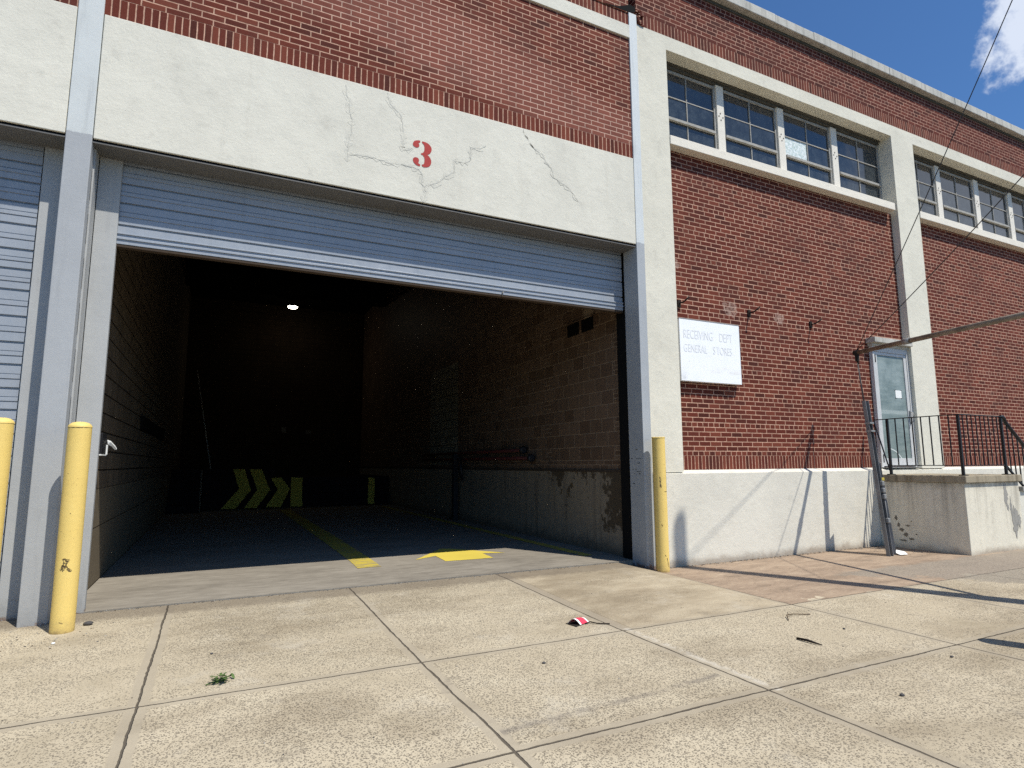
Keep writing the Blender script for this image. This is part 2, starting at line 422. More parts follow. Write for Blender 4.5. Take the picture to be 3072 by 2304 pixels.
def worn(c0, keep):
    def fn(g):
        P = g.pos(); n = g.noise(P, 9, 6, 0.75, sc=(0.6, 1.6, 1)); n2 = g.noise(P, 60, 4, 0.7); n3 = g.noise(P, 2.5, 4)
        k = (n * 0.6 + n2 * 0.4).step(keep, keep + 0.07)
        c = g.mix(n3, c0, tuple(b * 0.75 for b in c0))
        c = g.mix(k * 0.85, c, (0.24, 0.21, 0.165))
        return dict(color=c, rough=0.8, spec=0.1, height=n2 * 0.0006)
    return fn
PATCH = ((6.835, 3.738, 0.16), (7.895, 3.707, 0.13), (5.80, 4.30, 0.09))
M = dict(
    brick=brick('red_brick_common_bond', 1.54, 'common', patches=PATCH),
    brick_high=brick('red_brick_parapet', 7.965, 'common', tint=(0.86, 0.82, 0.84), seed=1.37, header=3),
    brick_run=brick('red_brick_weathered', 5.855, 'running', tint=(1.05, 1.06, 1.06), wash=0.6, seed=2.11),
    brick_run_top=brick('red_brick_weathered_top', 7.885, 'running', tint=(1.12, 1.2, 1.2), wash=0.5, seed=4.2),
    soldier=brick('red_brick_soldier', 0, 'soldier', seed=0.31),
    soldier_run=brick('red_brick_soldier_weathered', 0, 'soldier', tint=(1.1, 1.1, 1.1), seed=0.77),
    plaster=plaster('white_plaster', base=(0.755, 0.724, 0.615), dirty=0.95),
    plaster_pil=plaster('white_plaster_pilaster', base=(0.752, 0.716, 0.595), dirty=0.95),
    plinth=plaster('white_plaster_plinth', base=(0.725, 0.692, 0.590), dirty=0.9, foot=0.10, rough_amt=1.2),
    stoop=plaster('stained_plaster', base=(0.76, 0.705, 0.57), dirty=0.7, streak=0.5, ztop=1.14, stain=(0.28, 0.25, 0.20), foot=0.08),
    slab=plaster('stained_slab', base=(0.37, 0.315, 0.225), dirty=1.0, streak=0.6, stain=(0.13, 0.095, 0.055)),
    coping=plaster('weathered_coping', base=(0.58, 0.56, 0.50), dirty=1.2, streak=0.45, stain=(0.26, 0.25, 0.215)),
    crack=plaster('crack_filler', base=(0.63, 0.61, 0.53), dirty=0.6),
    repair=plaster('crack_repair', base=(0.735, 0.705, 0.600), dirty=0.9, rough_amt=2.2),
    crack_open=flat('open_crack', (0.14, 0.125, 0.105), 0.9, 0.1),
    column=paint('column_paint', (0.405, 0.418, 0.425), (0.62, 0.645, 0.625), 4.437, wear=0.4, foot=0.12),
    strip=paint('strip_paint', (0.41, 0.432, 0.445), (0.66, 0.69, 0.68), 4.437, wear=0.4, foot=0.12, chips=0.6),
    jamb=paint('jamb_paint', (0.435, 0.44, 0.43), wear=0.45, foot=0.15, chips=0.5),
    soffit=paint('soffit_paint', (0.15, 0.145, 0.135), wear=0.5),
    shutter=paint('shutter_paint', (0.335, 0.365, 0.405), rough=0.36, wear=0.4, spec=0.55),
    rubber=flat('rubber_seal', (0.075, 0.055, 0.04), 0.9, 0.1),
    black=flat('black_iron', (0.014, 0.014, 0.016), 0.5, 0.4),
    dark=flat('dark_void', (0.010, 0.010, 0.010), 0.9, 0.1),
    red=flat('red_number_paint', (0.46, 0.062, 0.055), 0.75, 0.2, 0.35, 26),
    alu=flat('weathered_aluminium', (0.60, 0.60, 0.585), 0.5, 0.4, 0.3),
    winframe=flat('window_frame_paint', (0.40, 0.385, 0.345), 0.7, 0.25, 0.6, 9),
    winhead=flat('head_grime_coping_shade', (0.11, 0.10, 0.08), 0.8, 0.2, 0.6, 7),  # also colours the painted shade strip below the coping
    mullion=flat('mullion_paint', (0.78, 0.735, 0.64), 0.75, 0.25, 0.2, 11),
    sill=plaster('sill_plaster', base=(0.84, 0.78, 0.66), dirty=0.35),
    glass=material('window_glass', glass_fn), crazed=material('crazed_glass', crazed_fn),
    doorglass=material('dusty_door_glass', door_glass_fn), sign=material('faded_sign', sign_fn),
    lettering=flat('faded_lettering', (0.905, 0.92, 0.92), 0.6, 0.3, 0.3, 30),
    lettering_faint=flat('fainter_lettering', (0.912, 0.926, 0.93), 0.6, 0.3, 0.3, 30),
    sidewalk=material('exposed_aggregate', sidewalk_fn), floor=material('floor_concrete', threshold_fn),
    tile=material('brown_glazed_block', tile_fn), dado=material('peeling_concrete', dado_fn),
    leftwall=material('painted_block', cmu_fn((0.165, 0.128, 0.090), (0.020, 0.015, 0.010), (0.215, 0.175, 0.120))),
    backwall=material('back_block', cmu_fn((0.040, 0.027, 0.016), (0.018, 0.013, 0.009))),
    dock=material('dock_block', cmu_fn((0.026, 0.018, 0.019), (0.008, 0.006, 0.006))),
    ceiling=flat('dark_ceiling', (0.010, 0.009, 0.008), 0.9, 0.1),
    asphalt=flat('asphalt', (0.055, 0.054, 0.052), 0.9, 0.2, 0.5, 40),
    earth=flat('far_ground', (0.15, 0.135, 0.11), 0.95, 0.1, 0.5, 0.4),
    kerb=plaster('kerb_stone', base=(0.34, 0.325, 0.29), dirty=0.9),
    lane=material('worn_yellow_paint', worn((0.58, 0.455, 0.075), 0.50)),
    arrow=material('yellow_arrow_paint', worn((0.72, 0.57, 0.10), 0.60)),
    chevron=flat('dull_yellow_paint', (0.58, 0.455, 0.075), 0.75, 0.2, 0.5, 9),
    peel=flat('bare_render', (0.23, 0.20, 0.155), 0.9, 0.1, 0.4, 30),
    pipe=material('rusty_pipe', steel_fn((0.26, 0.215, 0.165), 0.55)),
    galv=material('galvanised_guard', steel_fn((0.235, 0.24, 0.245), 0.12)),
    wire=flat('guy_wire', (0.06, 0.058, 0.056), 0.6, 0.3), wood=flat('pole_wood', (0.13, 0.085, 0.055), 0.9, 0.1, 0.5, 30),
    oldpaper=flat('dim_notice_paper', (0.16, 0.15, 0.13), 0.9, 0.1),
    paper=flat('white_paper', (0.86, 0.87, 0.84), 0.8, 0.2, 0.1), leaf=flat('weed_leaf', (0.10, 0.165, 0.045), 0.6, 0.3, 0.5, 60),
    leaf_dark=flat('weed_leaf_dark', (0.035, 0.06, 0.018), 0.6, 0.3, 0.4, 60),
    wrapper=flat('red_wrapper', (0.68, 0.055, 0.095), 0.45, 0.4, 0.2), twig=flat('dry_twig', (0.10, 0.07, 0.045), 0.9, 0.1),
    stick=flat('dark_stick', (0.028, 0.022, 0.018), 0.85, 0.2), stone=flat('grey_stone', (0.085, 0.08, 0.078), 0.85, 0.2),
    barrier=flat('maroon_pipe', (0.10, 0.022, 0.018), 0.5, 0.4), pale=flat('pale_pole', (0.40, 0.385, 0.35), 0.6, 0.3),
    lens=material('lit_lens', lambda g: dict(color=(0.9, 0.88, 0.8), emit=(1.0, 0.90, 0.72), power=22.0)),
    zinc=flat('grey_metal', (0.30, 0.30, 0.29), 0.5, 0.4, 0.3, metal=0.3),
)

# ------------------------------------------------------------------ mesh helpers
ORG = {}
def tag(o, label=None, cat=None, group=None, kind=None):
    if label: o['label'] = label
    if cat: o['category'] = cat
    if group: o['group'] = group
    if kind: o['kind'] = kind
    return o
def empty(name, loc, label, cat, group=None):
    o = bpy.data.objects.new(name, None); COL.objects.link(o); o.location = loc; o.empty_display_size = 0.2
    ORG[o.name] = Vector(loc); return tag(o, label, cat, group)

from mathutils.geometry import tessellate_polygon
class MB:
    def __init__(s): s.bm = bmesh.new(); s.mi = 0
    def _f(s, vs, smooth=False):
        try: f = s.bm.faces.new(vs)
        except ValueError: return None
        f.material_index = s.mi; f.smooth = smooth; return f
    def box(s, x0, x1, y0, y1, z0, z1, bev=0.0):
        b = bmesh.new()
        r = bmesh.ops.create_cube(b, size=1.0)
        for v in b.verts: v.co = Vector(((x0 + x1) / 2 + v.co.x * (x1 - x0), (y0 + y1) / 2 + v.co.y * (y1 - y0), (z0 + z1) / 2 + v.co.z * (z1 - z0)))
        if bev: bmesh.ops.bevel(b, geom=list(b.edges), offset=bev, segments=2, affect='EDGES', profile=0.5)
        s.merge(b); return s
    def merge(s, b, mat=None):
        mp = {}
        for v in b.verts: mp[v] = s.bm.verts.new((mat @ v.co) if mat else v.co)
        for f in b.faces: s._f([mp[v] for v in f.verts], f.smooth)
        b.free()
    def prism(s, poly, axis, a, b):
        """poly in the two other axes (in order), extruded along axis"""
        def P(p, t):
            return (t, p[0], p[1]) if axis == 'x' else ((p[0], t, p[1]) if axis == 'y' else (p[0], p[1], t))
        A = [s.bm.verts.new(P(p, a)) for p in poly]; B = [s.bm.verts.new(P(p, b)) for p in poly]
        n = len(poly)
        for i in range(n): s._f([A[i], A[(i + 1) % n], B[(i + 1) % n], B[i]])
        fa = s._f(A[::-1]); fb = s._f(B); return s
    def tube(s, pts, r, n=10, rad=None, cap=True):
        pts = [Vector(p) for p in pts]; rings = []
        up = Vector((0, 0, 1))
        for i, p in enumerate(pts):
            d = (pts[min(i + 1, len(pts) - 1)] - pts[max(i - 1, 0)]).normalized()
            a = d.cross(up)
            if a.length < 1e-3: a = d.cross(Vector((1, 0, 0)))
            a.normalize(); b = d.cross(a)
            rr = rad[i] if rad else r
            rings.append([s.bm.verts.new(p + a * (math.cos(2 * PI * k / n) * rr) + b * (math.sin(2 * PI * k / n) * rr)) for k in range(n)])
        for R0, R1 in zip(rings, rings[1:]):
            for k in range(n): s._f([R0[k], R0[(k + 1) % n], R1[(k + 1) % n], R1[k]], True)
        if cap: s._f(rings[0][::-1]); s._f(rings[-1])
        return s
    def lathe(s, c, prof, n=32, jit=0.0):
        rings = []
        for r, z in prof:
            if r < 1e-5: rings.append([s.bm.verts.new((c[0], c[1], c[2] + z))]); continue
            rings.append([s.bm.verts.new((c[0] + math.cos(2 * PI * k / n) * r, c[1] + math.sin(2 * PI * k / n) * r, c[2] + z + random.uniform(-jit, jit))) for k in range(n)])
        for R0, R1 in zip(rings, rings[1:]):
            for k in range(n):
                a, b = R0[k % len(R0)], R0[(k + 1) % len(R0)]; d, e = R1[k % len(R1)], R1[(k + 1) % len(R1)]
                vs = []
                for v in (a, b, e, d):
                    if v not in vs: vs.append(v)
                if len(vs) > 2: s._f(vs, True)
        return s
    def bar(s, p, q, w, h=None):
        """rectangular bar from p to q"""
        p, q = Vector(p), Vector(q); h = h or w; d = (q - p).normalized()
        a = d.cross(Vector((0, 0, 1)))
        if a.length < 1e-3: a = Vector((1, 0, 0))
        a.normalize(); b = a.cross(d).normalized()
        R = [[s.bm.verts.new(o + a * sx * w / 2 + b * sy * h / 2) for sx, sy in ((-1, -1), (1, -1), (1, 1), (-1, 1))] for o in (p, q)]
        for k in range(4): s._f([R[0][k], R[0][(k + 1) % 4], R[1][(k + 1) % 4], R[1][k]])
        s._f(R[0][::-1]); s._f(R[1]); return s
    def poly(s, pts, t=None, nrm=None):
        vs = [s.bm.verts.new(p) for p in pts]; f = s._f(vs)
        if t:
            r = bmesh.ops.extrude_face_region(s.bm, geom=[f]); n = Vector(nrm) * t
            for v in [g for g in r['geom'] if isinstance(g, bmesh.types.BMVert)]: v.co += n
        return s
    def flatpoly(s, pts):
        vs = [s.bm.verts.new(p) for p in pts]
        for t in tessellate_polygon([[Vector(p) for p in pts]]): s._f([vs[k] for k in t])
        return s
    def ribbon(s, pts, y, w, skip=0.0):
        """jagged crack filling on a wall facing -Y"""
        out = []
        for (x0, z0), (x1, z1) in zip(pts, pts[1:]):
            n = max(2, int(math.hypot(x1 - x0, z1 - z0) / 0.03))
            for i in range(n):
                k = i / n; out.append((x0 + (x1 - x0) * k + random.uniform(-.006, .006), z0 + (z1 - z0) * k + random.uniform(-.006, .006)))
        out.append(pts[-1]); L, R = [], []
        for i, (x, z) in enumerate(out):
            a = out[max(i - 1, 0)]; b = out[min(i + 1, len(out) - 1)]
            dx, dz = b[0] - a[0], b[1] - a[1]; l = math.hypot(dx, dz) or 1
            ww = w * random.choice([0.06, 0.3, 0.6, 1.0, 0.8]) * (0.4 if i in (0, len(out) - 1) else 1)
            L.append(s.bm.verts.new((x - dz / l * ww, y, z + dx / l * ww))); R.append(s.bm.verts.new((x + dz / l * ww, y, z - dx / l * ww)))
        hide = False
        for i in range(len(out) - 1):
            if i % 3 == 0: hide = random.random() < skip
            if not hide: s._f([L[i], R[i], R[i + 1], L[i + 1]])
        return s
    def build(s, name, mat, parent=None, label=None, loc=None):
        bmesh.ops.recalc_face_normals(s.bm, faces=list(s.bm.faces))
        o0 = ORG.get(parent.name, Vector()) if parent else (Vector(loc) if loc else Vector())
        if o0.length: bmesh.ops.translate(s.bm, verts=list(s.bm.verts), vec=-o0)
        me = bpy.data.meshes.new(name); s.bm.to_mesh(me); s.bm.free()
        for m in (mat if isinstance(mat, (list, tuple)) else [mat]): me.materials.append(m)
        o = bpy.data.objects.new(name, me); COL.objects.link(o)
        if parent: o.parent = parent
        elif loc: o.location = loc
        ORG[o.name] = o0
        if label: o['label'] = label
        return o

# ------------------------------------------------------------------ ground
def gz(x, y):
    a = 0.055 * max(0.0, min(1.0, (4.9 - x) / 0.3 + 0.5)) if x > 4.6 else 0.055
    k = max(0.0, min(1.0, (y + 2.15) / 2.45)); k = k * k * (3 - 2 * k) * 0.5 + k * 0.5
    b = -0.015 * (1 - a / 0.055)
    return 0.11 + (a + b) * k
def sheet(name, mat, xs, ys, zf):
    m = MB(); V = [[m.bm.verts.new((x, y, zf(x, y))) for x in xs] for y in ys]
    for j in range(len(ys) - 1):
        for i in range(len(xs) - 1): m._f([V[j][i], V[j][i + 1], V[j + 1][i + 1], V[j + 1][i]], True)
    return tag(m.build(name, mat), kind='structure')
fr = lambda a, b, st: [a + (b - a) * i / max(1, round((b - a) / st)) for i in range(max(1, round((b - a) / st)) + 1)]
sheet('ground', M['earth'], [-300, 300], [-300, 300], lambda x, y: -0.16)
sheet('road', M['asphalt'], [-120, 120], [-15.5, -5.35], lambda x, y: -0.05)
tag(MB().box(-120, 120, -5.35, -5.2, -0.15, 0.095, 0.015).build('kerb', M['kerb']), kind='structure')
sheet('sidewalk', M['sidewalk'], fr(-14, 4.6, 0.4) + fr(4.65, 5.1, 0.05) + fr(5.4, 30, 0.6), fr(-5.2, -2.2, 0.3) + fr(-2.1, 0.29, 0.08), gz)
tag(MB().box(-14, 30, -5.2, 0.29, -0.15, 0.07).build('sidewalk_bed', M['kerb']), kind='structure')

# ------------------------------------------------------------------ the building
B = empty('brick_warehouse', (0, 0, 0), 'red brick warehouse with white plaster bands, blue-grey roll-up doors and high windows', 'building')
XL, XR = -7.5, 24.0
# left part: two loading bays
def bay_front(x0, x1):
    MB().box(x0, x1, 0.02, 0.5, 5.855, 7.49).build('wall', M['brick_run'], B)
    MB().box(x0, x1, 0.017, 0.5, 5.655, 5.855).build('soldier_course', M['soldier_run'], B)
    MB().box(x0, x1, -0.005, 0.5, 7.49, 7.69, 0.004).build('plaster_band', M['plaster'], B)
    MB().box(x0, x1, 0.017, 0.5, 7.69, 7.885).build('soldier_course', M['soldier_run'], B)
    MB().box(x0, x1, 0.005, 0.5, 7.892, 8.70).build('wall', M['brick_run_top'], B)
    m = MB()
    m.box(x0 + 0.006, x1 - 0.006, 0.0, 0.30, 4.41, 5.655, 0.006)
    l = m.build('lintel', M['plaster'], B)
    MB().box(x0, x1, 0.016, 0.302, 4.375, 4.388).build('lintel_plate', M['soffit'], l); MB().box(x0, x1, 0.020, 0.30, 4.3885, 4.4095).build('lintel_gap', M['dark'], l)
    MB().box(x0, x1, 0.31, 0.5, 4.62, 5.655).build('wall', M['backwall'], B)
    return l
lint = bay_front(-1.165, 5.0)
bay_front(XL, -1.363)
NUM = [[(1.837, 5.092), (1.841, 5.111), (1.854, 5.131), (1.872, 5.142), (1.9, 5.15), (1.92, 5.151), (1.925, 5.142), (1.923, 5.129), (1.909, 5.121), (1.902, 5.112), (1.91, 5.107), (1.914, 5.096), (1.912, 5.077), (1.899, 5.062), (1.883, 5.056), (1.862, 5.059), (1.846, 5.068), (1.838, 5.08)],
 [(1.946, 5.148), (1.964, 5.149), (1.992, 5.147), (2.021, 5.137), (2.044, 5.119), (2.059, 5.094), (2.063, 5.071), (2.059, 5.051), (2.046, 5.024), (2.027, 5.007), (2.008, 4.998), (2.027, 4.987), (2.046, 4.967), (2.057, 4.941), (2.06, 4.913), (2.052, 4.883), (2.034, 4.857), (2.006, 4.843), (1.974, 4.836), (1.953, 4.843), (1.945, 4.856), (1.948, 4.864), (1.964, 4.87), (1.975, 4.886), (1.978, 4.913), (1.978, 4.941), (1.972, 4.963), (1.958, 4.979), (1.935, 4.985), (1.934, 4.997), (1.953, 5.006), (1.969, 5.024), (1.975, 5.05), (1.975, 5.092), (1.967, 5.112), (1.953, 5.125), (1.944, 5.135)],
 [(1.839, 4.899), (1.844, 4.919), (1.858, 4.932), (1.873, 4.937), (1.894, 4.936), (1.908, 4.925), (1.913, 4.907), (1.909, 4.892), (1.903, 4.877), (1.911, 4.867), (1.925, 4.861), (1.928, 4.849), (1.925, 4.839), (1.909, 4.837), (1.886, 4.842), (1.863, 4.856), (1.847, 4.873)]]
m = MB()
for L in NUM:
    m.flatpoly([(x, -0.003, z) for x, z in L])
m.build('painted_number', M['red'], lint, 'red stencilled figure 3')
CR = [[(1.07, 5.604), (1.073, 5.505), (1.11, 5.416), (1.114, 5.293), (1.144, 5.202), (1.144, 5.054), (1.114, 4.924), (1.109, 4.704)],
 [(1.531, 5.638), (1.553, 5.516), (1.602, 5.478), (1.69, 5.399), (1.717, 5.277), (1.731, 5.178), (1.715, 4.996), (1.783, 5.0), (1.832, 5.037)],
 [(1.129, 4.805), (1.242, 4.808), (1.334, 4.817), (1.403, 4.821), (1.593, 4.79), (1.762, 4.817), (1.911, 4.799), (1.962, 4.734), (1.938, 4.64), (1.989, 4.6), (2.003, 4.526), (1.967, 4.418)],
 [(1.989, 4.612), (2.14, 4.683), (2.242, 4.783), (2.347, 4.858), (2.345, 5.003), (2.506, 5.013), (2.554, 5.064), (2.554, 5.225), (2.669, 5.226), (2.752, 5.287)],
 [(3.378, 5.455), (3.469, 5.391), (3.545, 5.367), (3.59, 5.277), (3.666, 5.209), (3.711, 5.09), (3.82, 5.042), (3.946, 4.982), (4.072, 4.835)]]
for i, L in enumerate(CR):
    MB().ribbon(L, -0.0012 - 0.0003 * i, 0.045).build('crack_repair', M['repair'], lint)
    MB().ribbon(L, -0.0030 - 0.0003 * i, 0.0065).build('crack', M['crack'], lint)
MB().ribbon([(3.269, 5.655), (3.28, 5.572), (3.319, 5.539), (3.378, 5.455), (3.42, 5.42)], -0.0050, 0.007).build('crack', M['crack_open'], lint)

# steel posts
c = MB()
c.box(-1.363, -1.165, -0.004, 0.30, 0.05, 8.70, 0.006)
col = c.build('steel_column', M['column'], B)
m = MB(); m.box(-1.1645, -1.150, 0.125, 0.297, 0.15, 4.37); m.build('edge_strip', M['jamb'], col)
m = MB()
for i in range(9):
    z = 0.5 + i * 0.42; m.box(-1.1645, -1.1630, 0.110, 0.116, z, z + 0.29)
m.build('slot', M['dark'], col)
MB().box(-1.146, -0.961, 0.30, 0.36, 0.16, 4.60, 0.004).build('door_jamb', M['jamb'], B)
MB().box(-1.57, -1.3635, 0.30, 0.36, 0.10, 4.60, 0.004).build('door_jamb', M['jamb'], B)
c = MB(); c.box(5.0, 5.136, -0.002, 0.30, 0.03, 7.90, 0.005)
strip = c.build('steel_column', M['strip'], B)
for i in range(16):
    m = MB()
    z = random.choice([1.30, 1.33, 1.36, 1.44, 1.50, 1.17, 1.62]); y0 = random.uniform(0.02, 0.24)
    m.box(4.9982, 4.9995, y0, y0 + random.uniform(0.012, 0.06), z, z + random.uniform(0.004, 0.009))
    m.build('scrape_mark', M['dark'], strip)
MB().box(5.02, 5.136, 0.302, 0.53, 0.05, 4.62).build('door_guide', M['dark'], B)
# broken brick and gap at the junction above the post
m = MB()
m.poly([(4.55, 0.003, 7.893), (5.0, 0.003, 7.905), (5.12, 0.003, 7.94), (5.12, 0.003, 8.02), (5.03, 0.003, 8.035), (4.95, 0.003, 7.99), (4.8, 0.003, 7.925)])
m.build('open_joint', M['dark'], B)
m = MB()
for i in range(14):
    x = 5.12 + random.uniform(0, 0.10); z = 7.76 + i * 0.017
    m.box(x, x + random.uniform(0.03, 0.07), -0.004 + random.uniform(-0.012, 0.0), 0.08, z, z + random.uniform(0.012, 0.03), 0.003)
m.build('broken_brick', M['brick_run'], B)

# roll-up doors: slats with grooves and raised ribs
def shutter(x0, x1, zb, zt, seams, y=0.335, bottom_bar=True):
    pts = [(y, zt)]                                           # (y, z) going down the outer face
    for k, z in enumerate(seams):
        zn = seams[k + 1] if k + 1 < len(seams) else zb
        if zn < zb: zn = zb
        a = (z - zn)
        pts += [(y, z + 0.012), (y + 0.022, z + 0.009), (y + 0.022, z - 0.006), (y, z - 0.012)]
        r0, r1 = z - a * 0.40, z - a * 0.60
        if a > 0.12:
            pts += [(y, r0 + 0.006), (y + 0.006, r0 + 0.003), (y + 0.006, r0), (y - 0.005, r0 - 0.004), (y - 0.005, r1 + 0.004), (y + 0.005, r1 + 0.001), (y + 0.005, r1 - 0.003), (y, r1 - 0.008)]
    pts += [(y, zb)]
    poly = pts + [(y + 0.03, zb), (y + 0.03, zt)]
    d = MB().prism(poly, 'x', x0, x1).build('roll_up_door', M['shutter'], B)
    return d
d3 = shutter(-0.985, 4.988, 3.66, 4.62, [4.555, 4.355, 4.16, 3.965, 3.745])
d3['label'] = 'roll-up door raised most of the way'
m = MB(); m.box(-0.985, 4.988, 0.325, 0.375, 3.553, 3.660, 0.003); m.box(-0.985, 4.988, 0.313, 0.324, 3.600, 3.622, 0.002); m.box(-0.985, 4.988, 0.313, 0.324, 3.650, 3.664, 0.002)
m.build('bottom_bar', M['shutter'], d3)
MB().box(-0.985, 4.988, 0.33, 0.40, 3.525, 3.5525, 0.004).build('bottom_seal', M['rubber'], d3)
MB().tube([(3.12, 0.318, 3.535), (3.12, 0.318, 3.575), (3.135, 0.312, 3.585)], 0.008, 6).build('latch', M['pale'], d3)
seams = [4.43, 4.20, 4.02, 3.82, 3.614, 3.381, 3.198, 3.006, 2.767]
while seams[-1] > 0.5: seams.append(seams[-1] - random.choice([0.19, 0.2, 0.21, 0.235]))
d2 = shutter(XL, -1.585, 0.21, 4.50, [s for s in seams if s > 0.35])
d2['label'] = 'roll-up door shut down to the ground'
MB().box(XL, -1.585, 0.325, 0.375, 0.13, 0.21, 0.003).build('bottom_bar', M['shutter'], d2)

# right part: plinth, piers, beam, brick panels
MB().prism([(0.0, -0.10), (0.0, 1.300), (0.142, 1.346), (0.35, 1.346), (0.35, -0.10)], 'x', 5.142, XR).build('plinth', M['plinth'], B)
piers = [(5.145, 5.68), (11.10, 11.78), (17.1, 17.78), (23.1, 23.78)]
for a, b in piers:
    MB().box(a, b, 0.012, 0.34, 1.325 if a > 5.2 else 1.318, 7.5415).build('pilaster', M['plaster_pil'], B)
MB().box(5.145, XR, 0.012, 0.34, 7.5416, 7.765).build('plaster_beam', M['plaster_pil'], B)
MB().box(5.145, XR, 0.016, 0.34, 7.765, 7.965).build('soldier_course', M['soldier'], B)
MB().box(5.145, XR, 0.020, 0.34, 7.965, 8.705).build('wall', M['brick_high'], B)
m = MB(); x = XL
while x < XR - 0.2:
    l = random.uniform(0.95, 1.3); dz = random.uniform(-0.005, 0.005)
    m.box(x + 0.002, min(x + l, XR) - 0.002, -0.105 + random.uniform(-.004, .004), 0.5, 8.705, 8.865 + dz, 0.010); x += l
m.build('coping', M['coping'], B)
MB().box(XL, XR, 0.001, 0.02, 8.655, 8.7045).build('coping_shade_strip', M['winhead'], B)  # dark joint strip that paints in the deep shade under the coping
for (a, b), (c2, d_) in zip(piers, piers[1:]):
    MB().box(b + 0.001, c2 - 0.001, 0.142, 0.34, 1.54, 6.04).build('wall', M['brick'], B)
    MB().box(b + 0.001, c2 - 0.001, 0.139, 0.34, 1.3465, 1.54).build('soldier_course', M['soldier'], B)
    MB().box(b + (0.001), c2 - 0.10 if a < 6 else c2 - 0.001, -0.006, 0.30, 6.041, 6.178, 0.006).build('window_sill', M['sill'], B)
def window(x0, x1, zb, zt, y, crazed=None):
    m = MB(); f = 0.035; mid = (x0 + x1) / 2
    zt2, z1, z2 = zt - 0.055, 7.018, 6.645
    m.box(x0, x0 + f, y - 0.02, y + 0.03, zb, zt); m.box(x1 - f, x1, y - 0.02, y + 0.03, zb, zt)
    m.box(x0 + f, x1 - f, y - 0.018, y + 0.03, zt2, zt - 0.012)
    m.box(x0 + f, x1 - f, y - 0.012, y + 0.02, z1 - 0.008, z1 + 0.008)
    m.box(x0 + f, x1 - f, y - 0.045, y + 0.02, z2 - 0.022, z2 + 0.018)
    m.box(mid - 0.008, mid + 0.008, y - 0.014, y + 0.02, zb, z2 - 0.023); m.box(mid - 0.008, mid + 0.008, y - 0.014, y + 0.02, z2 + 0.019, z1 - 0.012); m.box(mid - 0.008, mid + 0.008, y - 0.014, y + 0.02, z1 + 0.012, zt2)
    w = m.build('window', M['winframe'], B)
    gl = MB()
    for k, (xa, xb) in enumerate(((x0 + f, mid - 0.011), (mid + 0.011, x1 - f))):
        for j, (za, zc) in enumerate(((zb, z2 - 0.022), (z2 + 0.018, z1 - 0.011), (z1 + 0.011, zt2))):
            t = [random.uniform(-.004, .004) for _ in range(4)]
            off = -0.030 if j == 0 else 0.0
            q = [(xa, y + t[0], za), (xb, y + t[1], za), (xb, y + t[1] + t[2] - off * 0, zc), (xa, y + t[0] + t[2], zc)]
            if crazed == (k, j):
                MB().poly([(a, b + 0.001, c_) for a, b, c_ in q]).build('pane', M['crazed'], w, 'crazed white glass pane'); continue
            gl.poly(q)
    gl.build('glass', M['glass'], w)
    return w
WY = 0.285
def bay_windows(edges, cr=None):
    for i, (a, b) in enumerate(edges):
        window(a, b, 6.18, 7.47, WY, (0, 1) if cr == i else None)
    x0, x1 = edges[0][0], edges[-1][1]
    m = MB(); m.box(x0, x1, WY - 0.045, WY + 0.055, 7.472, 7.541); m.box(x0, x1, WY - 0.075, WY - 0.046, 7.515, 7.541); m.build('window_head', M['winhead'], B)
    for (a, b), (c3, d4) in zip(edges, edges[1:]):
        m = MB(); m.box(b + 0.002, c3 - 0.002, WY - 0.05, WY + 0.05, 6.18, 7.471, 0.003)
        m.mi = 1; xc = (b + c3) / 2
        for dx, dz in ((-0.012, 0.06), (-0.042, 0.01), (0.042, 0.0), (0.0, -0.05)):
            q = [(xc + dx + 0.011 * math.cos(k * PI / 4), WY - 0.052, 6.93 + dz + 0.012 * math.sin(k * PI / 4)) for k in range(8)]
            m.poly(q, 0.003, (0, -1, 0))
        m.build('window_mullion', [M['mullion'], M['winhead']], B)
bay_windows([(5.69, 6.89), (7.045, 8.285), (8.445, 9.67), (9.835, 11.09)], 2)
bay_windows([(11.79, 12.90), (13.07, 14.32), (14.5, 15.70), (15.88, 17.09)])
bay_windows([(17.79, 18.90), (19.07, 20.32), (20.5, 21.70), (21.88, 23.09)])
MB().box(5.15, XR, 0.345, 0.50, -0.1, 8.70).build('inner_wall', M['dark'], B)

# entrance door beside the second pier
D = MB(); dy = 0.075
D.box(10.085, 10.135, dy, 0.138, 1.352, 3.44, 0.003); D.box(11.045, 11.098, dy, 0.138, 1.352, 3.44, 0.003); D.box(10.136, 11.044, dy, 0.138, 3.345, 3.44, 0.003)
fr_ = D.build('door_frame', M['alu'], B)
D = MB()
D.box(10.14, 10.205, dy + 0.008, 0.13, 1.37, 3.34, 0.003); D.box(10.965, 11.04, dy + 0.008, 0.13, 1.37, 3.34, 0.003); D.box(10.206, 10.964, dy + 0.008, 0.13, 1.37, 1.50, 0.003); D.box(10.206, 10.964, dy + 0.008, 0.13, 3.29, 3.34, 0.003)
ed = D.build('entrance_door', M['alu'], B, 'glazed aluminium door with dusty green glass')
MB().box(10.206, 10.964, dy + 0.022, dy + 0.032, 1.50, 3.29).build('glass', M['doorglass'], ed)
m = MB(); m.box(10.985, 11.02, dy - 0.006, dy + 0.007, 2.10, 2.34, 0.003); m.tube([(11.0, dy - 0.004, 2.31), (11.0, dy - 0.05, 2.30), (11.0, dy - 0.05, 2.14), (11.0, dy - 0.004, 2.13)], 0.010, 8)
m.build('handle', M['zinc'], ed)
for z in (3.22, 1.50):
    MB().box(10.136, 10.150, dy - 0.008, dy + 0.007, z - 0.07, z + 0.07).build('hinge', M['black'], ed)
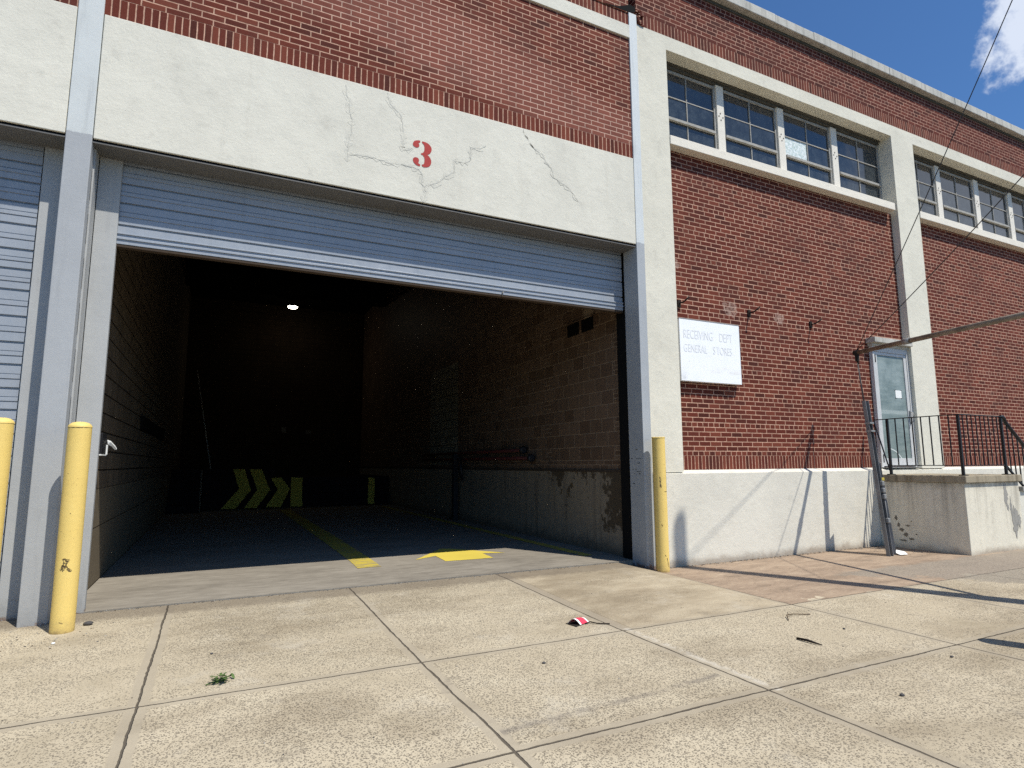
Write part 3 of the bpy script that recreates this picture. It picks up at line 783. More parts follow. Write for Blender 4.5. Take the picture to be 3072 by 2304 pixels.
m = MB(); m.box(10.02, 11.097, -0.028, 0.14, 3.485, 3.575, 0.006); m.box(10.06, 11.097, 0.05, 0.139, 3.442, 3.484, 0.003)
m.build('door_hood', M['coping'], B)
MB().box(10.10, 11.05, -0.012, 0.140, 1.3475, 1.3515).build('door_sill', M['alu'], B)
t = MB(); t.box(10.665, 10.835, dy + 0.0185, dy + 0.0205, 2.555, 2.690)
t = t.build('paper_notice', M['paper'], None); tag(t, 'small white paper notice taped inside the dusty door glass', 'notice')
for a in ((10.652, 2.565, 10.69, 2.543), (10.81, 2.565, 10.848, 2.543), (10.652, 2.70, 10.69, 2.68), (10.81, 2.70, 10.848, 2.68)):
    MB().box(a[0], a[2], dy + 0.0206, dy + 0.0216, a[3], a[1]).build('tape', M['stick'], t)

# loading dock interior
MB().box(5.1, 5.4, 0.53, 17.5, 1.487 - 0.135, 7.45).build('interior_wall', M['tile'], B, 'brown glazed block wall')
MB().box(5.085, 5.4, 0.53, 17.5, 0.0, 1.315).build('interior_wall', M['dado'], B, 'peeling concrete dado')
MB().box(5.075, 5.4, 0.532, 17.5, 1.316, 1.351).build('ledge', M['rubber'], B)
MB().box(-1.45, -1.11, 0.42, 17.5, 0.0, 7.45).build('interior_wall', M['leftwall'], B, 'painted block wall')
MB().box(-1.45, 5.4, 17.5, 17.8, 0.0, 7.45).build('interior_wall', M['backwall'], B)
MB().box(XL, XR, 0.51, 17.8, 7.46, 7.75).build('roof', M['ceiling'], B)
MB().box(XL - 0.3, XL, 0.0, 17.8, -0.1, 8.70).build('wall', M['brick_run'], B)
MB().box(XR, XR + 0.3, 0.0, 17.8, -0.1, 8.70).build('wall', M['brick_high'], B)
for y in (3.5, 7.0, 10.5, 14.0):
    MB().box(-1.10, 5.09, y, y + 0.22, 6.95, 7.455).build('roof_beam', M['ceiling'], B)
tag(MB().box(-1.44, 5.08, 0.305, 17.5, -0.12, 0.176).build('loading_floor', M['floor']), kind='structure')
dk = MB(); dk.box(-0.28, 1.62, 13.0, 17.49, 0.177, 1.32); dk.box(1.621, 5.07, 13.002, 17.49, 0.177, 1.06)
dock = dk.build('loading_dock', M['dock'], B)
ch = [[(0.473, 1.319), (0.784, 1.316), (0.975, 0.714), (0.591, 0.190), (0.209, 0.191), (0.661, 0.765)],
      [(0.925, 1.315), (1.243, 1.312), (1.498, 0.702), (1.152, 0.190), (0.819, 0.190), (1.148, 0.71)],
      [(1.503, 1.055), (1.80, 1.055), (2.055, 0.733), (1.814, 0.190), (1.397, 0.212), (1.717, 0.708)],
      [(2.074, 1.058), (2.399, 1.041), (2.422, 0.190), (2.088, 0.198)], [(4.40, 1.02), (4.60, 1.02), (4.60, 0.20), (4.40, 0.20)]]
for L in ch:
    m = MB().flatpoly([(x, 12.994, z) for x, z in L])
    m.build('chevron_marking', M['chevron'], dock)
m = MB()
for i in range(6): m.box(-1.1, -0.30, 12.0 + i * 0.27, 12.0 + (i + 1) * 0.27 - 0.001, 0.177, 0.177 + 0.19 * (i + 1))
m.build('dock_stairs', M['dock'], B)
tag(MB().tube([(-0.31, 11.95, 0.18), (-0.31, 11.95, 1.30)], 0.02, 6).build('stair_post', M['pipe']), 'short dark post at the foot of the dock stairs', 'post')
tag(MB().tube([(-0.11, 13.3, 1.33), (-0.62, 13.3, 4.2)], 0.016, 6).build('leaning_pole', M['pale']), 'thin pale pole leaning in the dark above the dock stairs', 'pole')
# paint on the floor
def decal(name, pts, mat, label):
    out = []
    for (ax, ay), (bx, by) in zip(pts, pts[1:] + pts[:1]):
        n = max(1, int(math.hypot(bx - ax, by - ay) / 0.06)); n = min(n, 60)
        out += [(ax + (bx - ax) * i / n + random.uniform(-.005, .005), ay + (by - ay) * i / n + random.uniform(-.007, .007)) for i in range(n)]
    m = MB().flatpoly([(x, y, 0.180) for x, y in out])
    o = m.build(name, mat, B, label); return o
decal('floor_stripe', [(1.64, 1.36), (1.77, 1.375), (1.93, 1.37), (1.95, 1.9), (1.98, 4.64), (1.98, 12.0), (1.68, 12.0), (1.68, 4.5), (1.665, 1.94)], M['lane'], 'worn yellow lane stripe')
decal('floor_stripe', [(4.62, 0.9), (4.78, 0.9), (4.70, 12.0), (4.54, 12.0)], M['lane'], 'faded yellow stripe along the wall')
decal('floor_arrow', [(2.784, 1.368), (3.452, 1.331), (3.49, 1.776), (3.80, 1.674), (3.26, 2.42), (3.11, 2.50), (2.466, 1.664), (2.809, 1.864)], M['arrow'], 'yellow arrow pointing into the dock')
# vents high on the right wall
for y0, y1 in ((1.185, 1.53), (1.585, 1.95)):
    m = MB(); m.box(5.085, 5.099, y0, y1, 3.49, 3.69); v = m.build('vent', M['dark'], B)
    m = MB()
    for i in range(12):
        yy = y0 + 0.012 + (y1 - y0 - 0.03) * i / 11; m.box(5.070, 5.084, yy, yy + 0.010, 3.495, 3.685)
    m.build('louvre', M['dark'], v)
    m = MB(); m.box(5.072, 5.099, y0 - 0.02, y0 - 0.001, 3.47, 3.71); m.box(5.072, 5.099, y1 + 0.001, y1 + 0.02, 3.47, 3.71); m.box(5.072, 5.099, y0, y1, 3.691, 3.71); m.build('vent_frame', M['barrier'] if False else M['tile'], v)

# ------------------------------------------------------------------ stoop with steps
S = empty('entrance_stoop', (10.5, -0.65, 0.1), 'stained concrete stoop with white painted sides below the glazed entrance door', 'stoop')
MB().box(9.775, 11.27, -1.295, -0.002, 0.02, 1.130, 0.008).build('base', M['stoop'], S)
m = MB(); m.box(9.745, 11.31, -1.335, -0.002, 1.131, 1.236, 0.010); m.build('top_slab', M['slab'], S)
m = MB()
for i in range(5):
    z = 1.236 - 0.19 * (i + 1); x = 11.275 + 0.28 * i
    m.box(x, x + 0.2795, -1.29, -0.003, 0.02, z - 0.07)
m.build('steps', M['plinth'], S)
m = MB()
for i in range(5):
    z = 1.236 - 0.19 * (i + 1); x = 11.275 + 0.28 * i
    m.box(x + (0.04 if i == 0 else 0.0), x + 0.305, -1.33, -0.003, z - 0.069, z, 0.006)
m.build('treads', M['kerb'], S)
# peeled paint on the front, flaked patches on the side
def blob(cx, cz, rx, rz, n=18, j=0.35): return [(cx + math.cos(2 * PI * k / n) * rx * random.uniform(1 - j, 1 + j), cz + math.sin(2 * PI * k / n) * rz * random.uniform(1 - j, 1 + j)) for k in range(n)]
for k_, a in enumerate(((10.86, 0.93, 0.05, 0.16), (10.88, 0.75, 0.03, 0.05), (10.98, 0.72, 0.03, 0.14), (11.04, 0.52, 0.07, 0.20), (11.10, 0.58, 0.05, 0.13), (11.17, 0.55, 0.04, 0.10))):
    MB().flatpoly([(x, -1.2965 - 0.0007 * k_, z) for x, z in blob(*a, n=26, j=0.45)]).build('peeled_patch', M['kerb'], S)
for k_, a in enumerate(((-0.27, 0.56, 0.022, 0.035), (-0.30, 0.45, 0.018, 0.03), (-0.35, 0.385, 0.035, 0.028), (-0.40, 0.31, 0.030, 0.035), (-0.44, 0.45, 0.035, 0.012), (-0.48, 0.25, 0.035, 0.018), (-0.56, 0.33, 0.012, 0.010), (-0.50, 0.52, 0.008, 0.008), (-0.36, 0.22, 0.05, 0.012))):
    MB().flatpoly([(9.7730 - 0.0006 * k_, y, z) for y, z in blob(*a, n=22, j=0.5)]).build('peeled_patch', M['peel'], S)

R = empty('iron_railing', (9.82, -1.27, 1.236), 'black iron railing with thin balusters round the entrance stoop', 'railing')
rx, ry, zt = 9.82, -1.275, 2.128
def rail(name, p, q, w, h=None): MB().bar(p, q, w, h).build(name, M['black'], R)
for (x, y) in ((rx, -0.23), (rx, ry), (11.0, ry)):
    m = MB(); m.box(x - 0.017, x + 0.017, y - 0.017, y + 0.017, 1.250, zt); m.box(x - 0.045, x + 0.045, y - 0.045, y + 0.045, 1.2365, 1.2495, 0.003); m.build('post', M['black'], R)
rail('top_rail', (rx, 0.0, zt + 0.007), (rx, ry, zt + 0.007), 0.034, 0.013)
rail('top_rail', (rx, ry - 0.017, zt + 0.0075), (11.02, ry - 0.017, zt + 0.0075), 0.034, 0.013)
rail('bottom_rail', (rx, -0.25, 1.385), (rx, ry + 0.02, 1.385), 0.022, 0.012)
rail('bottom_rail', (rx + 0.02, ry, 1.385), (10.98, ry, 1.385), 0.022, 0.012)
rail('brace', (rx, -0.012, zt - 0.01), (rx, -0.212, 1.30), 0.016)
for i in range(1, 8): rail('baluster', (rx, -0.23 + (ry + 0.23) * i / 8, 1.39), (rx, -0.23 + (ry + 0.23) * i / 8, zt), 0.014)
for i in range(1, 10): rail('baluster', (rx + 1.18 * i / 10, ry, 1.39), (rx + 1.18 * i / 10, ry, zt), 0.013)
ex, ez = 12.45, 1.06
MB().tube([(11.0, ry, zt + 0.005), (11.05, ry - 0.005, zt + 0.01), (11.095, ry - 0.005, zt - 0.02), (11.13, ry, zt - 0.075), (ex, ry, ez)], 0.027, 8).build('handrail', M['black'], R)
rail('bottom_rail', (11.02, ry, 1.37), (ex, ry, 0.34), 0.026)
for i in range(1, 11):
    x = 11.02 + 0.135 * i; k = (x - 11.13) / (ex - 11.13)
    rail('baluster', (x, ry, 1.37 - (x - 11.02) * 0.72), (x, ry, zt - 0.09 - max(0, x - 11.13) * 0.77), 0.015)
m = MB(); m.box(ex - 0.019, ex + 0.019, ry - 0.019, ry + 0.019, 0.10, ez + 0.02); m.build('post', M['black'], R)

# ------------------------------------------------------------------ sign board
sg = empty('sign_board', (6.31, 0.11, 2.58), 'white faded sign board fixed to the brick beside the first plaster pier', 'sign')
MB().box(5.735, 6.885, 0.040, 0.115, 2.577, 3.455, 0.004).build('board', M['sign'], sg)
m = MB(); m.box(5.735, 6.892, 0.045, 0.141, 3.456, 3.474); m.box(6.886, 6.897, 0.045, 0.141, 2.58, 3.455); m.build('edge_trim', M['zinc'], sg)
def words(txt, x, z, size, sx, mat):
    cu = bpy.data.curves.new('lettering', 'FONT'); cu.body = txt; cu.size = size; cu.extrude = 0.0
    o = bpy.data.objects.new('lettering', cu); COL.objects.link(o)
    dg = bpy.context.evaluated_depsgraph_get(); me = bpy.data.meshes.new_from_object(o.evaluated_get(dg))
    bpy.data.objects.remove(o)
    for v in me.vertices: v.co = Vector((x + v.co.x * sx, 0.0375, z + v.co.y)) - ORG[sg.name]
    me.materials.clear(); me.materials.append(mat)
    q = bpy.data.objects.new('lettering', me); COL.objects.link(q); q.parent = sg; return q
words('R', 5.795, 3.19, 0.185, 0.62, M['lettering_faint'])
words('ECEIVING', 5.865, 3.19, 0.185, 0.62, M['lettering'])
words('D', 6.475, 3.19, 0.185, 0.62, M['lettering']); words('EPT', 6.555, 3.19, 0.185, 0.62, M['lettering_faint'])
words('G', 5.795, 2.995, 0.165, 0.60, M['lettering_faint'])
words('ENERAL', 5.875, 2.995, 0.165, 0.62, M['lettering'])
words('S', 6.345, 2.995, 0.165, 0.62, M['lettering']); words('TORES', 6.415, 2.995, 0.165, 0.62, M['lettering_faint'])

# hooks in the brickwork
for x, z, lab in ((5.83, 3.735, 'rusty iron hook half hidden by the first plaster pier'), (7.222, 3.745, 'rusty iron hook in the brick just right of the white sign board'), (8.617, 3.706, 'rusty iron hook in the brick left of the entrance door hood')):
    m = MB(); m.tube([(x, 0.145, z - 0.03), (x, 0.04, z - 0.03), (x, -0.03, z - 0.005), (x + 0.03, -0.05, z + 0.03)], 0.011, 6); m.box(x - 0.025, x + 0.025, 0.12, 0.1415, z - 0.09, z + 0.02)
    tag(m.build('iron_hook', M['stick'], None, loc=(x, 0.11, z)), lab, 'hook', 'iron hooks in the brick wall')

# ------------------------------------------------------------------ bollards
def bollard(x, y, h, label, marks, dome=True):
    z0 = gz(x, y) - 0.015; r = 0.082
    b = empty('bollard', (x, y, z0), label, 'bollard', 'yellow steel bollards by the loading doors')
    mt = bollard_yellow('bollard_yellow', marks)
    H = h - z0
    if dome:
        MB().lathe((x, y, z0), [(r, 0.0), (r, H * 0.25), (r, H * 0.5), (r, H * 0.75), (r, H - 0.048)], 40).build('shaft', mt, b)
        m = MB().lathe((x, y, z0), [(r + 0.002, H - 0.047), (r + 0.002, H - 0.038), (r * 0.92, H - 0.024), (r * 0.7, H - 0.009), (r * 0.35, H - 0.001), (0, H)], 40, 0.0008); m.build('cap', mt, b)
    else:
        MB().lathe((x, y, z0), [(r, 0.0), (r, H * 0.25), (r, H * 0.5), (r, H * 0.75), (r, H - 0.016)], 40).build('shaft', mt, b)
        m = MB().lathe((x, y, z0), [(r - 0.001, H - 0.0155), (r + 0.004, H - 0.010), (r + 0.003, H - 0.002), (r * 0.8, H), (0, H - 0.004)], 40, 0.0028); m.build('cap', mt, b)
    return b
bollard(-1.012, -0.28, 1.806, 'yellow domed bollard with a scuffed patch left of the open dock doorway', ((-0.012, 0.575, 0.012, 0.565, 0.013), (-0.02, 0.50, 0.0, 0.56, 0.016), (0.0, 0.52, 0.03, 0.485, 0.010), (0.0, 0.93, 0.0, 0.932, 0.004), (-0.01, 0.10, 0.012, 0.09, 0.004), (-0.05, 1.612, 0.06, 1.616, 0.003)))
bollard(-1.525, -0.28, 1.826, 'yellow bollard cut by the left edge of the picture before the shut door', ((0.0, 0.3, 0.01, 0.31, 0.006),))
bollard(5.10, -0.18, 1.775, 'yellow flat-topped bollard with chipped paint right of the open dock doorway', ((-0.052, 1.18, -0.046, 1.06, 0.013), (0.0, 1.0, 0.05, 1.003, 0.008), (0.052, 1.30, 0.058, 0.92, 0.009), (-0.022, 0.225, 0.004, 0.185, 0.006), (0.004, 0.185, 0.026, 0.075, 0.007), (-0.05, 0.60, -0.045, 0.58, 0.006), (0.01, 1.34, 0.012, 1.338, 0.004)), dome=False)

# ------------------------------------------------------------------ utility pole outside the frame, its strut, guys and guards
PX, PY = 7.66, -4.53; END = Vector((8.78, -0.5, 3.115))
p = empty('utility_pole', (PX, PY, 0.1), 'tall wooden utility pole at the kerb, only its shadow in the picture', 'pole')
MB().tube([(PX, PY, 0.05), (PX, PY, 3.0), (PX, PY, 6.0), (PX, PY, 9.1)], 0.14, 20, rad=[0.145, 0.132, 0.118, 0.103]).build('shaft', M['wood'], p)
a = Vector((PX, PY + 0.12, 3.06)); st = empty('guy_strut', END, 'long rusty horizontal pipe reaching over the sidewalk from the right edge', 'strut')
MB().tube([END, a], 0.034, 14, rad=[0.033, 0.036]).build('pipe', M['pipe'], st)
dr = (a - END).normalized(); cpos = END + dr * 0.93
MB().tube([cpos - dr * 0.05, cpos + dr * 0.06], 0.043, 14).build('collar', M['zinc'], st)
m = MB(); m.tube([END - dr * 0.045, END + dr * 0.03], 0.042, 10); m.box(END.x - 0.03, END.x + 0.025, END.y - 0.02, END.y + 0.02, END.z - 0.14, END.z - 0.02, 0.006)
m.tube([END + Vector((0, 0, -0.13)), END + Vector((0.02, 0, -0.18))], 0.016, 6); m.build('end_fitting', M['stick'], st)
for zz, lab in ((8.42, 'thin guy wire rising past the sky and cloud at upper right'), (5.50, 'lower guy wire crossing the second pier towards the right edge')):
    A, Bv = END + Vector((0, 0, 0.03)), Vector((PX, PY + 0.11, zz)); n = 14
    pts = [A.lerp(Bv, i / n) - Vector((0, 0, 0.06 * math.sin(PI * i / n))) for i in range(n + 1)]
    tag(MB().tube(pts, 0.006, 6).build('guy_wire', M['wire'], None, loc=A), lab, 'wire', 'guy wires from the strut end')
gb = empty('guy_anchor', (8.80, -0.72, 0.1), 'grey steel guy anchor with long channel guards leaning upright before the stoop', 'guy anchor')
base = Vector((8.76, -0.735, 0.09)); top = END + Vector((0, 0, -0.16))
def along(b0, z):
    k = (z - b0.z) / (top.z - b0.z); return b0 + (top - b0) * k
for dx in (-0.012, 0.014):
    MB().tube([top + Vector((dx * 0.5, 0, 0)), along(base, 2.2) + Vector((dx, 0, 0))], 0.0055, 6).build('anchor_wire', M['wire'], gb)
def channel(b0, z1, w, dep, mat):
    p0, p1 = b0, along(b0, z1); m = MB(); th = 0.006
    m.bar(p0, p1, w, th)
    for sx in (-1, 1):
        o = Vector((sx * w / 2, -dep / 2 * 0.8, 0)); m.bar(p0 + o, p1 + o, th, dep)
    m.build('channel_guard', mat, gb)
channel(base, 2.36, 0.075, 0.06, M['galv'])
channel(Vector((8.885, -0.69, 0.09)), 1.42, 0.115, 0.05, M['galv'])
for z in (2.02, 1.90):
    m = MB(); q = along(base, z); m.box(q.x - 0.045, q.x + 0.045, q.y - 0.075, q.y + 0.015, z - 0.014, z + 0.014, 0.004)
    m.build('strap', M['zinc'], gb)
for z in (1.13, 1.03, 0.94, 0.60):
    m = MB(); q = along(base, z) + Vector((0.035, -0.05, 0)); m.box(q.x - 0.028, q.x + 0.028, q.y - 0.03, q.y + 0.02, z - 0.035, z + 0.035, 0.012)
    m.build('wire_clamp', M['zinc'], gb)
q = along(base, 1.19) + Vector((0.07, -0.05, 0)); MB().box(q.x - 0.03, q.x + 0.03, q.y - 0.012, q.y + 0.012, q.z - 0.022, q.z + 0.022, 0.006).build('marker_tag', M['lane'], gb)
q0 = along(base, 0.9) + Vector((0.05, -0.045, 0)); MB().tube([q0, Vector((8.80, -0.76, 0.09))], 0.011, 6).build('anchor_rod', M['galv'], gb)
# short steel post outside the frame whose shadow tip falls on the sidewalk
MB_ = MB().lathe((5.55, -4.22, 0.09), [(0.09, 0.0), (0.09, 1.06), (0.075, 1.11), (0.04, 1.14), (0, 1.15)], 28)
tag(MB_.build('meter_post', M['zinc'], None, loc=(5.55, -4.22, 0.09)), 'short round grey post at the kerb, only its shadow tip in the picture', 'post')

# ------------------------------------------------------------------ things inside the dock
cb = empty('control_box', (-1.11, 1.05, 1.55), 'black door control box with a white lever on the left dock wall', 'control box')
MB().box(-1.108, -1.02, 0.90, 1.16, 1.562, 1.772, 0.004).build('case', M['black'], cb)
m = MB(); m.box(-1.1085, -1.018, 0.89, 1.20, 1.548, 1.560); m.box(-1.108, -1.01, 1.165, 1.20, 1.561, 1.66); m.build('bracket', M['paper'], cb)
m = MB(); m.poly([(-1.015, 1.165, 1.70), (-0.99, 1.20, 1.69), (-0.955, 1.27, 1.64), (-0.945, 1.30, 1.615), (-0.96, 1.30, 1.61), (-0.985, 1.25, 1.645), (-1.01, 1.18, 1.665)], 0.02, (0, 0.3, 0.6)); m.build('lever', M['paper'], cb)
tag(MB().box(-1.109, -1.075, 4.9, 9.5, 2.02, 2.24, 0.004).build('wall_board', M['dark'], None, loc=(-1.1, 7.2, 2.1)), 'long dark board fixed along the left dock wall', 'board')
br = empty('barrier_rail', (4.85, 5.0, 0.18), 'pair of dark maroon pipes with round end caps along the right dock wall', 'pipe rail')
MB().tube([(4.98, 3.40, 1.685), (4.98, 9.2, 1.685)], 0.030, 10).build('rail', M['barrier'], br); MB().tube([(4.98, 3.10, 1.540), (4.98, 9.2, 1.560)], 0.030, 10).build('rail', M['barrier'], br)
for y, z in ((3.36, 1.685), (3.06, 1.540)):
    MB().tube([(4.98, y + 0.06, z), (4.98, y + 0.03, z), (4.98, y, z), (4.98, y - 0.03, z)], 0.06, 14, rad=[0.05, 0.075, 0.075, 0.05]).build('end_cap', M['black'], br)
for y in (5.2, 8.6): MB().tube([(4.98, y, 1.62), (5.09, y, 1.62)], 0.02, 8).build('bracket', M['black'], br)
MB().bar((4.92, 6.65, 0.18), (4.92, 6.65, 1.66), 0.11).build('stand', M['black'], br)
MB().tube([(4.90, 6.30, 1.6), (4.88, 6.18, 1.35), (4.9, 6.16, 1.08)], 0.035, 8).build('hose', M['black'], br)
lm = empty('ceiling_lamp', (2.2, 16.0, 7.06), 'lit oval lamp hanging high in the dark dock', 'lamp')
MB().lathe((2.2, 16.0, 7.03), [(0, 0.16), (0.10, 0.15), (0.16, 0.09), (0.17, 0.055)], 24).build('housing', M['zinc'], lm)
MB().lathe((2.2, 16.0, 7.03), [(0.165, 0.05), (0.14, 0.01), (0.07, -0.01), (0, -0.015)], 24).build('lens', M['lens'], lm)
MB().tube([(2.2, 16.0, 7.21), (2.2, 16.0, 7.459)], 0.012, 6).build('stem', M['black'], lm)
for x, z, w, h, lab in ((2.15, 2.62, 0.16, 0.21, 'pale notice sheet on the back wall left of the yellow-edged one'), (3.0, 2.60, 0.18, 0.13, 'small landscape notice on the dark back wall')):
    tag(MB().box(x, x + w, 17.492, 17.497, z, z + h).build('wall_notice', M['oldpaper'], None, loc=(x, 17.49, z)), lab, 'notice')

# ------------------------------------------------------------------ litter on the sidewalk
def on(x, y): return gz(x, y) + 0.002
wz = on(2.8, -1.82); wr = empty('candy_wrapper', (2.80, -1.82, wz), 'crumpled red and white wrapper on the sidewalk near the joint', 'wrapper')
def sleeve(x0, x1, mat, name, sk=0.0, r=1.0):
    m = MB(); n = 12
    P = lambda u, k: (2.80 + u * 0.80 - (k / n - 0.5) * 0.075, -1.82 + u * 0.30 + (k / n - 0.5) * 0.085, wz + 0.006 + math.sin(PI * k / n) * 0.042 * r * (1 - 4 * max(0, u) * 0.8))
    V = [[m.bm.verts.new(P(u, k)) for k in range(n + 1)] for u in (x0, (x0 + x1) / 2, x1)]
    for a_, b_ in zip(V, V[1:]):
        for k in range(n): m._f([a_[k], a_[k + 1], b_[k + 1], b_[k]], True)
    m.build(name, mat, wr)
sleeve(-0.075, -0.050, M['paper'], 'rim'); sleeve(-0.050, 0.050, M['wrapper'], 'sleeve'); sleeve(0.050, 0.072, M['paper'], 'rim')
m = MB(); m.poly([(2.73, -1.90, wz), (2.89, -1.83, wz), (2.84, -1.74, wz), (2.70, -1.78, wz)], 0.003, (0, 0, 1)); m.build('underside', M['stick'], wr)
MB().tube([(2.84, -1.865, wz + 0.004), (2.89, -1.86, wz + 0.012), (2.93, -1.905, wz + 0.005), (3.02, -1.96, wz + 0.004)], 0.005, 6).build('stick', M['stick'], wr)
wd = empty('weed_sprig', (0.10, -1.95, on(0.1, -1.95)), 'small uprooted green weed sprig lying on the sidewalk', 'weed')
m = MB()
for i in range(52):
    m.mi = 0 if i < 32 else 1; sp = 0.024 if i < 32 else 0.027
    cx, cy = 0.10 + random.gauss(0, sp), -1.95 + random.gauss(0, sp * 0.8); z = on(cx, cy) + random.uniform(0.002, 0.045) * max(0.1, 1 - abs(cx - 0.1) / 0.1)
    an = random.uniform(0, 2 * PI); l = random.uniform(0.020, 0.045); w = l * 0.42; ti = random.uniform(-0.5, 0.7)
    d = Vector((math.cos(an), math.sin(an), ti)) * l; s_ = Vector((-math.sin(an), math.cos(an), 0)) * w / 2; c = Vector((cx, cy, z))
    m.poly([c, c + d * 0.35 + s_, c + d * 0.75 + s_ * 0.7 + Vector((0, 0, 0.004)), c + d, c + d * 0.75 - s_ * 0.7 + Vector((0, 0, 0.004)), c + d * 0.35 - s_])
m.build('leaf_cluster', [M['leaf'], M['leaf_dark']], wd)
MB().tube([(0.02, -1.98, on(0, -2) + 0.006), (0.10, -1.95, on(0, -2) + 0.02), (0.17, -1.88, on(0, -2) + 0.012)], 0.004, 6).build('stem', M['leaf'], wd)
g1 = on(4.05, -3.0)
tag(MB().tube([(4.04, -2.95, g1 + 0.008), (4.045, -3.04, g1 + 0.014), (4.05, -3.10, g1 + 0.010), (4.07, -3.14, g1 + 0.004)], 0.012, 8, rad=[0.008, 0.010, 0.007, 0.003]).build('dark_stick', M['stick'], None, loc=(4.05, -3.03, g1)), 'short thick black stick on the right-hand sidewalk slab', 'stick')
g1 = on(4.6, -2.5)
m = MB(); m.tube([(4.44, -2.55, g1 + 0.003), (4.52, -2.47, g1 + 0.02), (4.63, -2.44, g1 + 0.01), (4.78, -2.50, g1 + 0.004)], 0.004, 6); m.tube([(4.56, -2.455, g1 + 0.015), (4.60, -2.41, g1 + 0.02)], 0.003, 6)
tag(m.build('dry_twig', M['twig'], None, loc=(4.6, -2.5, g1)), 'thin curved dry twig lying just beyond the black stick', 'twig')
def stone(x, y, r, mat, lab):
    r *= 0.8
    b = bmesh.new(); bmesh.ops.create_icosphere(b, subdivisions=2, radius=1.0)
    for v in b.verts: v.co = Vector((v.co.x * r * 1.25, v.co.y * r, v.co.z * r * 0.62)) * random.uniform(0.9, 1.1)
    for f in b.faces: f.smooth = True
    m = MB(); m.merge(b, Matrix.Translation((x, y, gz(x, y) + r * 0.5)))
    tag(m.build('pebble', mat, None, loc=(x, y, gz(x, y))), lab, 'pebble', 'pebbles on the sidewalk')
stone(-0.86, -0.16, 0.035, M['stone'], 'dark rounded pebble at the foot of the scuffed left bollard')
for x, y, r, lab in ((2.06, -2.55, 0.014, 'small dark pebble in the middle of the centre slab'), (3.62, -3.98, 0.016, 'small dark pebble nearest the lower right corner'), (4.62, -3.72, 0.013, 'dark pebble just past the front joint at lower right'), (0.05, -1.35, 0.012, 'dark speck of stone behind the weed sprig'), (4.62, -2.93, 0.012, 'small dark pebble right of the black stick')):
    stone(x, y, r, M['stone'], lab)
stone(-1.0, -0.62, 0.014, M['paper'], 'white chip of stone in front of the left bollards')
g1 = on(9.0, -0.72)
m = MB(); m.poly([(8.92, -0.80, g1 + 0.01), (9.04, -0.84, g1 + 0.012), (9.14, -0.74, g1 + 0.03), (9.08, -0.66, g1 + 0.05), (8.96, -0.70, g1 + 0.03)], 0.004, (0, 0, 1))
tag(m.build('paper_scrap', M['paper'], None, loc=(9.0, -0.72, g1)), 'white paper scrap on the ground at the foot of the guy anchor', 'paper')

m = MB()
def crumb(x, y, r):
    b = bmesh.new(); bmesh.ops.create_icosphere(b, subdivisions=1, radius=1.0)
    for v in b.verts: v.co = Vector((v.co.x * r * random.uniform(0.8, 1.5), v.co.y * r * random.uniform(0.8, 1.3), v.co.z * r * 0.6))
    m.mi = random.choice([0, 0, 1, 2]); m.merge(b, Matrix.Translation((x, y, gz(x, y) + r * 0.25)))
for i in range(420): crumb(random.uniform(5.15, 9.7), -abs(random.gauss(0, 0.035)) - 0.004, random.uniform(0.003, 0.009))
for i in range(260): crumb(random.uniform(-0.9, 4.9), random.gauss(0.275, 0.02), random.uniform(0.002, 0.007))
for i in range(130): crumb(random.uniform(-2.0, -0.6), random.uniform(-0.75, -0.05), random.uniform(0.002, 0.007))
for i in range(160): crumb(random.uniform(9.0, 9.76), random.gauss(-0.3, 0.3), random.uniform(0.003, 0.008))
for i in range(220): crumb(random.uniform(-1.0, 6.5), random.uniform(-4.6, -0.4), random.uniform(0.002, 0.005))
tag(m.build('grit', [M['stone'], M['kerb'], M['twig']]), 'grit and crumbs gathered along the wall foot and joints', 'grit', kind='stuff')

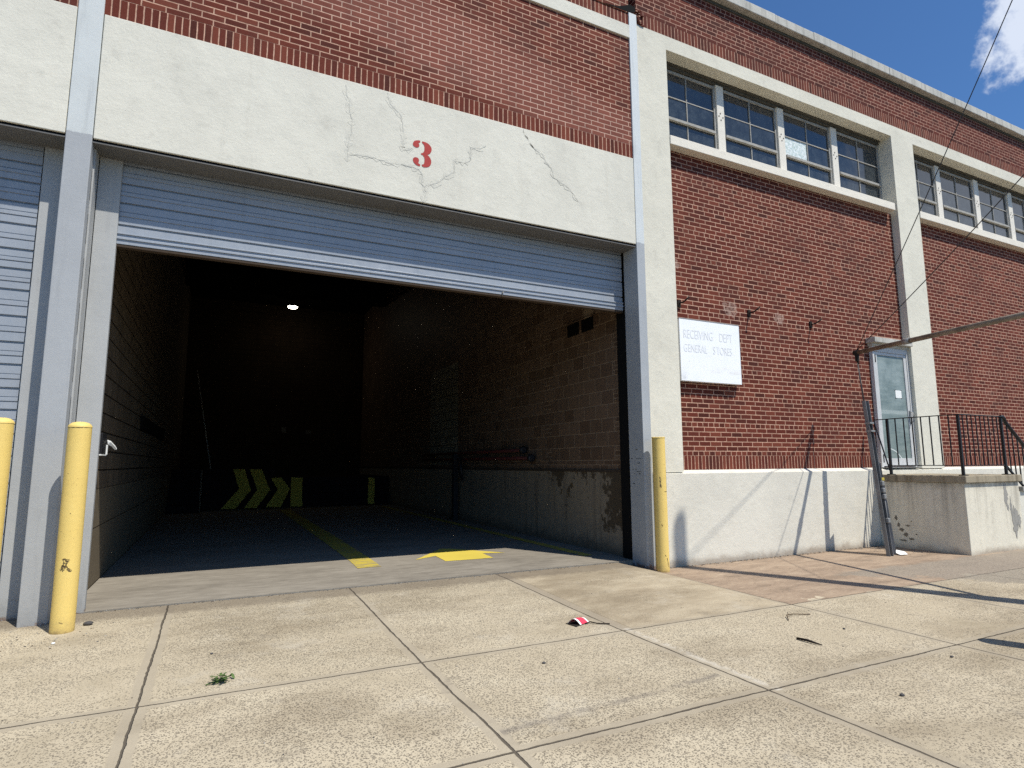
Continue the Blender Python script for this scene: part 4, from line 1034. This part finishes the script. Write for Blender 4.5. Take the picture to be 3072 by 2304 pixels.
# ------------------------------------------------------------------ sky, sun, camera
sun_dir = Vector((0.465, -1.0, 1.87)).normalized(); el = math.asin(sun_dir.z); az = math.atan2(sun_dir.x, sun_dir.y)
w = bpy.data.worlds.new('World'); SC.world = w; w.use_nodes = True
nt = w.node_tree; nt.nodes.clear(); g = G(nt)
out = nt.nodes.new('ShaderNodeOutputWorld'); bg = nt.nodes.new('ShaderNodeBackground'); nt.links.new(bg.outputs[0], out.inputs[0])
sky = nt.nodes.new('ShaderNodeTexSky'); sky.sky_type = 'NISHITA'; sky.sun_disc = False
sky.sun_elevation = el; sky.sun_rotation = az; sky.altitude = 50; sky.air_density = 1.0; sky.dust_density = 0.4; sky.ozone_density = 3.0
tc = nt.nodes.new('ShaderNodeTexCoord'); D_ = E(g, tc.outputs['Generated']); dx, dy_, dz = g.xyz(D_)
cn = g.noise(D_, 5.5, 7, 0.62); cn2 = g.noise(D_, 2.2, 5, 0.6)
def puff(v, r):
    q = ((dx - v[0]) * (dx - v[0]) + (dy_ - v[1]) * (dy_ - v[1]) + (dz - v[2]) * (dz - v[2]) * 1.3).pow(0.5)
    return (q + (cn - 0.5) * 0.34).step(r, r * 0.35)
cl = (puff((0.830, 0.286, 0.502), 0.050) * 0.7).max(puff((0.86, -0.40, 0.33), 0.20) * 0.75)
broad = (cn2 * 0.6 + cn * 0.4).step(0.53, 0.70) * (dy_).step(-0.15, -0.45) * dz.step(0.03, 0.2)
cl = cl.max(broad * 0.12)
skyc = g.mix(1.0, E(g, sky.outputs[0]), (0.64, 0.95, 1.25), 'MULTIPLY')
g.put(bg.inputs[0], g.mix(cl, skyc, (9.5, 10.0, 10.8))); bg.inputs[1].default_value = 0.105

sl = bpy.data.lights.new('sun', 'SUN'); sl.energy = 5.0; sl.angle = math.radians(0.53); sl.color = (1.0, 0.955, 0.870)
so = bpy.data.objects.new('sun', sl); COL.objects.link(so); so.rotation_euler = sun_dir.to_track_quat('Z', 'Y').to_euler(); so.location = (6, -12, 20)

R3 = ((0.896624, -0.442765, -0.005013), (0.053941, 0.120456, -0.991252), (0.439495, 0.88851, 0.131887))
rt, dn, fw = (Vector(r) for r in R3)
cam = bpy.data.cameras.new('camera'); co = bpy.data.objects.new('camera', cam); COL.objects.link(co); SC.camera = co
mw = Matrix((rt, -dn, -fw)).transposed().to_4x4(); mw.translation = Vector((0, -6.25, 1.45)); co.matrix_world = mw
cam.sensor_width = 36.0; cam.lens = 36.0 * 1786.986 / 3072; cam.clip_start = 0.05; cam.clip_end = 800
SC.view_settings.view_transform = 'Standard'; SC.view_settings.look = 'None'; SC.view_settings.exposure = 0.0; SC.view_settings.gamma = 1.0
SC.cycles.use_denoising = False; SC.cycles.sample_clamp_indirect = 2.0; SC.cycles.max_bounces = 6; SC.cycles.diffuse_bounces = 3
